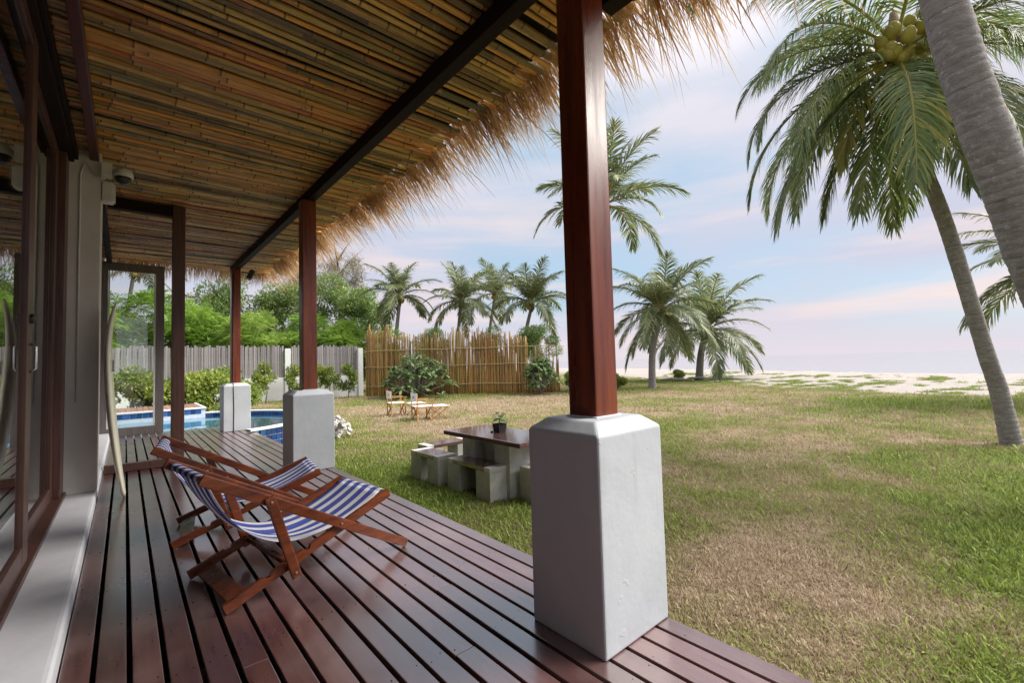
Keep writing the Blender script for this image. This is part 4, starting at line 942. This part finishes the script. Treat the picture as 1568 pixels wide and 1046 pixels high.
for i, (l_, j, s, lab) in enumerate(spots): tree('feathery_tree', l_, *feather[j], lab, gt, s, i*1.3)
gd = 'darker trees in the background'
tree('broadleaf_tree', (14.3, 37.3, GZ), *dark[0], 'dark leafy tree behind the feathery ones, left of the palms', gd, (1.15, 1.15, 1.22), .4)
tree('broadleaf_tree', (9.5, 38.5, GZ), *dark[1], 'dark leafy tree in the background behind the middle column', gd, (1.1, 1.1, 1.1), 2)
tree('broadleaf_tree', (5.4, 40, GZ), *dark[0], 'tall leafy tree in the background left of the farthest column', gd, (.85, .85, 1.2), 3)
tree('broadleaf_tree', (-1.8, 42, GZ), *dark[1], 'dark leafy tree in the background behind the glass screen', gd, (1.1, 1.1, .95), 1)
gm_ = 'green shrubs behind the bamboo fence'
tree('broadleaf_shrub', (17.6, 22.6, GZ), *dark[0], 'green leafy shrub rising over the bamboo fence below the second palm', gm_, (.42, .42, .52), 2.2, 'shrub')
tree('broadleaf_shrub', (19.6, 20.4, GZ), *dark[1], 'green leafy shrub over the bamboo fence below the leaning palm', gm_, (.5, .5, .52), .7, 'shrub')
tree('broadleaf_shrub', (14.7, 24.8, GZ), *dark[1], 'green leafy shrub over the bamboo fence beside the leftmost palm', gm_, (.36, .36, .52), 1.7, 'shrub')
# casuarina: wispy
bl = blobs_for(2.6, 2.6, 3.2, 8.6, 26, 131, (.14, .24)); V, F_, T = leaf_cloud(bl, 7000, .42, .07, 132, .9, .2); cm = npmesh('crown', V, F_, M['casuarina_leaf'], T); m = MB(); branchy(m, 12, .16, 2.2, 44, 14, .4)
tree('casuarina_tree', (15.0, 42, GZ), m.mesh('trunk', M['bark'], smooth=True), cm, 'wispy thin brownish tree rising above the dark tree under the eave', None, (1.15, 1.15, 1.12))
tree('casuarina_tree', (12.2, 43, GZ), m.mesh('trunk', M['bark'], smooth=True), cm, 'wispy thin brownish tree partly hidden by thatch and the middle post', None, (1.0, 1.0, 1.0), 2.2)
# hedge shrubs behind the pool
hedge = []
for j in range(3):
    bl = blobs_for(1.0, .8, .75, .85, 14, 150+j, (.28, .45)); V, F_, T = leaf_cloud(bl, 5200, .11, .5, 160+j, .05, .6); cm = npmesh('crown', V, F_, M['hedge_leaf'], T); m = MB(); branchy(m, 1.2, .03, .6, 50+j, 7, .15)
    hedge.append((m.mesh('trunk', M['bark'], smooth=True), cm))
gh = 'hedge shrubs behind the pool'
for i, (x, y, s, lab) in enumerate(((2.2, 18.8, 1.15, 'yellow-green shrub behind the pool, between the dark post and the farthest pedestal'), (.6, 19.4, 1.25, 'yellow-green shrub behind the tiled platform, beside the dark post'), (-1.0, 19.0, 1.25, 'yellow-green shrub seen through the glass screen'), (-2.8, 19.4, 1.3, 'yellow-green shrub seen through the left of the glass screen'), (3.5, 20.2, .95, 'yellow-green shrub showing right beside the farthest pedestal'))):
    tree('hedge_shrub', (x, y, GZ), *hedge[i % 3], lab, gh, (s, s, s*1.05), i*1.9, 'shrub')
sap = []
for j in range(2):
    bl = blobs_for(.5, .5, .85, 1.1, 12, 170+j, (.2, .34)); V, F_, T = leaf_cloud(bl, 1500, .13, .38, 180+j, .0, .3, .6); cm = npmesh('crown', V, F_, M['hedge_leaf'], T); m = MB(); branchy(m, 1.9, .025, .4, 70+j, 6, .2)
    sap.append((m.mesh('trunk', M['bark'], smooth=True), cm))
gs_ = 'young shrubs along the white wall'
for i, (x, y, s, lab) in enumerate(((4.9, 23.2, 1.15, 'young shrub against the white wall, leftmost, near the farthest pedestal'), (6.3, 23.6, 1.1, 'young shrub against the white wall, beside its white pillar'), (7.9, 23.3, 1.0, 'young shrub against the white wall, just right of the middle post'), (8.75, 23.2, 1.1, 'young shrub against the white wall, nearest the bamboo fence'), (7.2, 23.5, 1.05, 'young shrub against the white wall, hidden partly by the middle post'))):
    tree('young_shrub', (x, y, GZ), *sap[i % 2], lab, gs_, (s, s, s), i*1.1, 'shrub')
# plumerias: forked stems with rosettes of long leaves
def plumeria(loc, h, spread, n, label, seed, tr=.06):
    rg = random.Random(seed); t = tag(empty('plumeria_bush', loc), label, 'bush', 'plumeria bushes at the bamboo fence'); m = MB(); tips = []
    for i in range(n):
        a = i*2.399+rg.random()*.4; e = spread*math.sqrt((i+.5)/n)*rg.uniform(.7, 1.12)*(1+.16*math.sin(2*a+seed)); z = h*(.97-.66*(e/spread)**2.2)*rg.uniform(.68, 1.16); tip = Vector((e*math.cos(a), e*math.sin(a), z)); tips.append(tip)
        mid = Vector((tip.x*.45, tip.y*.45, z*.50)); m.tube([(0.03*math.cos(a), .03*math.sin(a), -.05), (tip.x*.10, tip.y*.10, h*.14), mid, tip], [tr*.7, tr*.62, tr*.42, tr*.25], 6)
    m.build('trunk', M['pale_bark'], t, smooth=True); V = []; F_ = []; T = []
    for tip in tips:
        tn0 = rg.random()
        for q in range(15):
            a = q*2.399+rg.random(); el = rg.uniform(-.35, 1.0); d = Vector((math.cos(a)*math.cos(el), math.sin(a)*math.cos(el), math.sin(el))); s = Vector((-math.sin(a), math.cos(a), 0)); ln = rg.uniform(.26, .46); b = len(V); tn = min(1, max(0, .5*tn0+.5*rg.random()))
            P_ = [tip+d*ln*u-Vector((0, 0, .35*ln*u*u)) for u in (0.05, .4, .75, 1)]; wd_ = ln*.15; dn = Vector((0, 0, .012))
            V += [P_[0], P_[1]+s*wd_, P_[2]+s*wd_, P_[3], P_[2]-s*wd_, P_[1]-s*wd_, P_[1]-dn, P_[2]-dn]; T += [tn]*8
            F_ += [(b, b+6, b+7, b+1), (b+1, b+7, b+3, b+2), (b, b+5, b+7, b+6), (b+5, b+4, b+3, b+7)]
    cr_ = obj('foliage', npmesh('foliage', V, F_, M['plumeria_leaf'], T), t); cr_['kind'] = 'stuff'
plumeria((11.0, 20.0, GZ), 1.95, 1.75, 95, 'wide dark green plumeria bush behind the director chairs', 5)
plumeria((15.5, 15.9, GZ), 1.65, .95, 48, 'small plumeria tree with pale forked trunk at the fence end, left of the nearest post', 6)
gb = 'low bushes on the beach edge'
for i, (x, y, s, lab) in enumerate(((17.6, 15.6, .75, 'green bush at the end of the bamboo fence, left of the nearest post'), (19.6, 14.4, .62, 'green bush on the beach edge directly right of the nearest post'), (30.6, 14.0, .5, 'small green bush at the foot of the farther beach palm'), (28.5, 15.8, .55, 'low green bush between the two beach palms'))):
    tree('beach_bush', (x, y, GZ+.05), *hedge[i % 3], lab, gb, (s, s, s), i*2.1, 'bush')
for i in range(4):
    m = MB(); a = random.uniform(-.5, .5); m.tube([(-.9, 0, .05), (-.2, .1*math.sin(i), .12), (.9, .05, .06)], [.06, .07, .04], 7)
    tag(m.build('driftwood_log', M['drift_wood'], None, loc=((18.2, 27.6, 29.3, 17.7)[i], (14.9, 15.6, 14.6, 15.4)[i], GZ+.12), rot=(0, 0, a+(.7 if i in (0, 3) else -.9)), smooth=True),
        ('grey driftwood log at the end of the bamboo fence, the nearer one', 'grey driftwood log lying between the two beach palms', 'grey driftwood log at the foot of the farther beach palm', 'grey driftwood log at the end of the bamboo fence, close against it')[i], 'log', 'driftwood logs')

# ------------------------------------------------------------ grass
gcol = bpy.data.collections.new('grass_tufts')
for j in range(8):
    rg = np.random.default_rng(500+j); V = []; F_ = []; T = []; nb = 22
    for i in range(nb):
        p = np.append(rg.normal(size=2)*.035, 0); a = rg.random()*6.28; lean = rg.uniform(.3, 1.35); ln = rg.uniform(.024, .058); wd_ = rg.uniform(.0026, .0056); d = np.array([math.cos(a)*math.sin(lean), math.sin(a)*math.sin(lean), math.cos(lean)]); s = np.array([-math.sin(a), math.cos(a), 0]); b = len(V)
        q2 = p+d*ln*.55; q3 = p+d*ln+np.array([0, 0, -ln*.18*lean]); V += [p-s*wd_*.5, p+s*wd_*.5, q2-s*wd_*.45, q2+s*wd_*.45, q3]; T += [rg.random()]*5
        F_ += [(b, b+1, b+3), (b, b+3, b+2), (b+2, b+3, b+4)]
    gcol.objects.link(bpy.data.objects.new('tuft_%d' % j, npmesh('tuft', V, F_, M['grass'], T)))
def scatter(dens, x0, x1, y0, y1, test, sc, seed):
    rg = np.random.default_rng(seed); n = int((x1-x0)*(y1-y0)*dens); p = np.stack([rg.uniform(x0, x1, n), rg.uniform(y0, y1, n)], 1); kp = test(p[:, 0], p[:, 1]); p = p[kp]; return p, rg.uniform(*sc, len(p))
def inview(x, y, m=.12):
    r, f = x*math.cos(YAW)-y*math.sin(YAW), x*math.sin(YAW)+y*math.cos(YAW); return (f > .8) & (np.abs(r) < f*(1.142+m)+.3)
def ok(x, y): return (x > DX1+.01) & (((x-PC[0])**2+(y-PC[1])**2) > (PR+.05)**2) & inview(x, y)
dist = lambda x, y: np.hypot(x, y)
parts = [scatter(1100, 1.84, 5, -1, 5, lambda x, y: ok(x, y) & (dist(x, y) < 4.2), (.75, 1.25), 1),
         scatter(520, 1.84, 8, -1, 8, lambda x, y: ok(x, y) & (dist(x, y) >= 4.2) & (dist(x, y) < 7.5), (.9, 1.4), 2),
         scatter(170, 1.84, 14, -1, 14, lambda x, y: ok(x, y) & (dist(x, y) >= 7.5) & (dist(x, y) < 13), (1.2, 1.8), 3),
         scatter(48, 1.84, 30, -3, 27, lambda x, y: ok(x, y) & (dist(x, y) >= 13) & (x < sand_x(y)+1.0), (1.6, 2.6), 4)]
GP = np.concatenate([p for p, s in parts]); GS = np.concatenate([s for p, s in parts])
# creeping green on the sand
def creep(x, y): return ok(x, y) & (x > sand_x(y)-.5) & (x < sand_x(y)+13) & (fbm(x*.6, y*1.6, .55) > .45+.012*(x-sand_x(y))) & (vnoise(x, y, 2.6) > .58)
pc_, sc_ = scatter(150, 20, 46, -4, 22, creep, (.8, 1.9), 9)
ggreen = np.concatenate([green_at(GP[:, 0], GP[:, 1]), np.full(len(pc_), .85)]); GP = np.concatenate([GP, pc_]); GS = np.concatenate([GS, sc_])
GS = GS*(.75+.55*ggreen)*np.where(np.random.default_rng(8).random(len(GS)) < .04, 1.7, 1.0)
gme = bpy.data.meshes.new('grass'); gme.vertices.add(len(GP)); gme.vertices.foreach_set('co', np.column_stack([GP, ground_z(GP[:, 0], GP[:, 1])-.003]).astype(np.float32).ravel())
rg = np.random.default_rng(77)
for nm, arr, ty in (('green', ggreen, 'FLOAT'), ('scl', GS, 'FLOAT'), ('rotz', rg.random(len(GP))*6.28, 'FLOAT'), ('idx', rg.integers(0, 8, len(GP)), 'INT')):
    a = gme.attributes.new(nm, ty, 'POINT'); a.data.foreach_set('value', arr.astype(np.int32 if ty == 'INT' else np.float32))
go = obj('grass', gme); tag(go, 'short patchy lawn grass, part green and part dry', 'grass', kind='stuff')
ng = bpy.data.node_groups.new('grass_instances', 'GeometryNodeTree')
ng.interface.new_socket(name='Geometry', in_out='INPUT', socket_type='NodeSocketGeometry'); ng.interface.new_socket(name='Geometry', in_out='OUTPUT', socket_type='NodeSocketGeometry')
gi = ng.nodes.new('NodeGroupInput'); goo = ng.nodes.new('NodeGroupOutput'); iop = ng.nodes.new('GeometryNodeInstanceOnPoints'); ci = ng.nodes.new('GeometryNodeCollectionInfo')
ci.inputs['Collection'].default_value = gcol; ci.inputs['Separate Children'].default_value = True; ci.inputs['Reset Children'].default_value = True
def na(nm, ty):
    n = ng.nodes.new('GeometryNodeInputNamedAttribute'); n.data_type = ty; n.inputs['Name'].default_value = nm; return n.outputs['Attribute']
iop.inputs['Pick Instance'].default_value = True
lk = ng.links.new; lk(gi.outputs[0], iop.inputs['Points']); lk(ci.outputs[0], iop.inputs['Instance']); lk(na('idx', 'INT'), iop.inputs['Instance Index'])
cbx = ng.nodes.new('ShaderNodeCombineXYZ'); lk(na('rotz', 'FLOAT'), cbx.inputs[2]); er = ng.nodes.new('FunctionNodeEulerToRotation'); lk(cbx.outputs[0], er.inputs[0]); lk(er.outputs[0], iop.inputs['Rotation'])
lk(na('scl', 'FLOAT'), iop.inputs['Scale']); lk(iop.outputs[0], goo.inputs[0])
go.modifiers.new('instances', 'NODES').node_group = ng
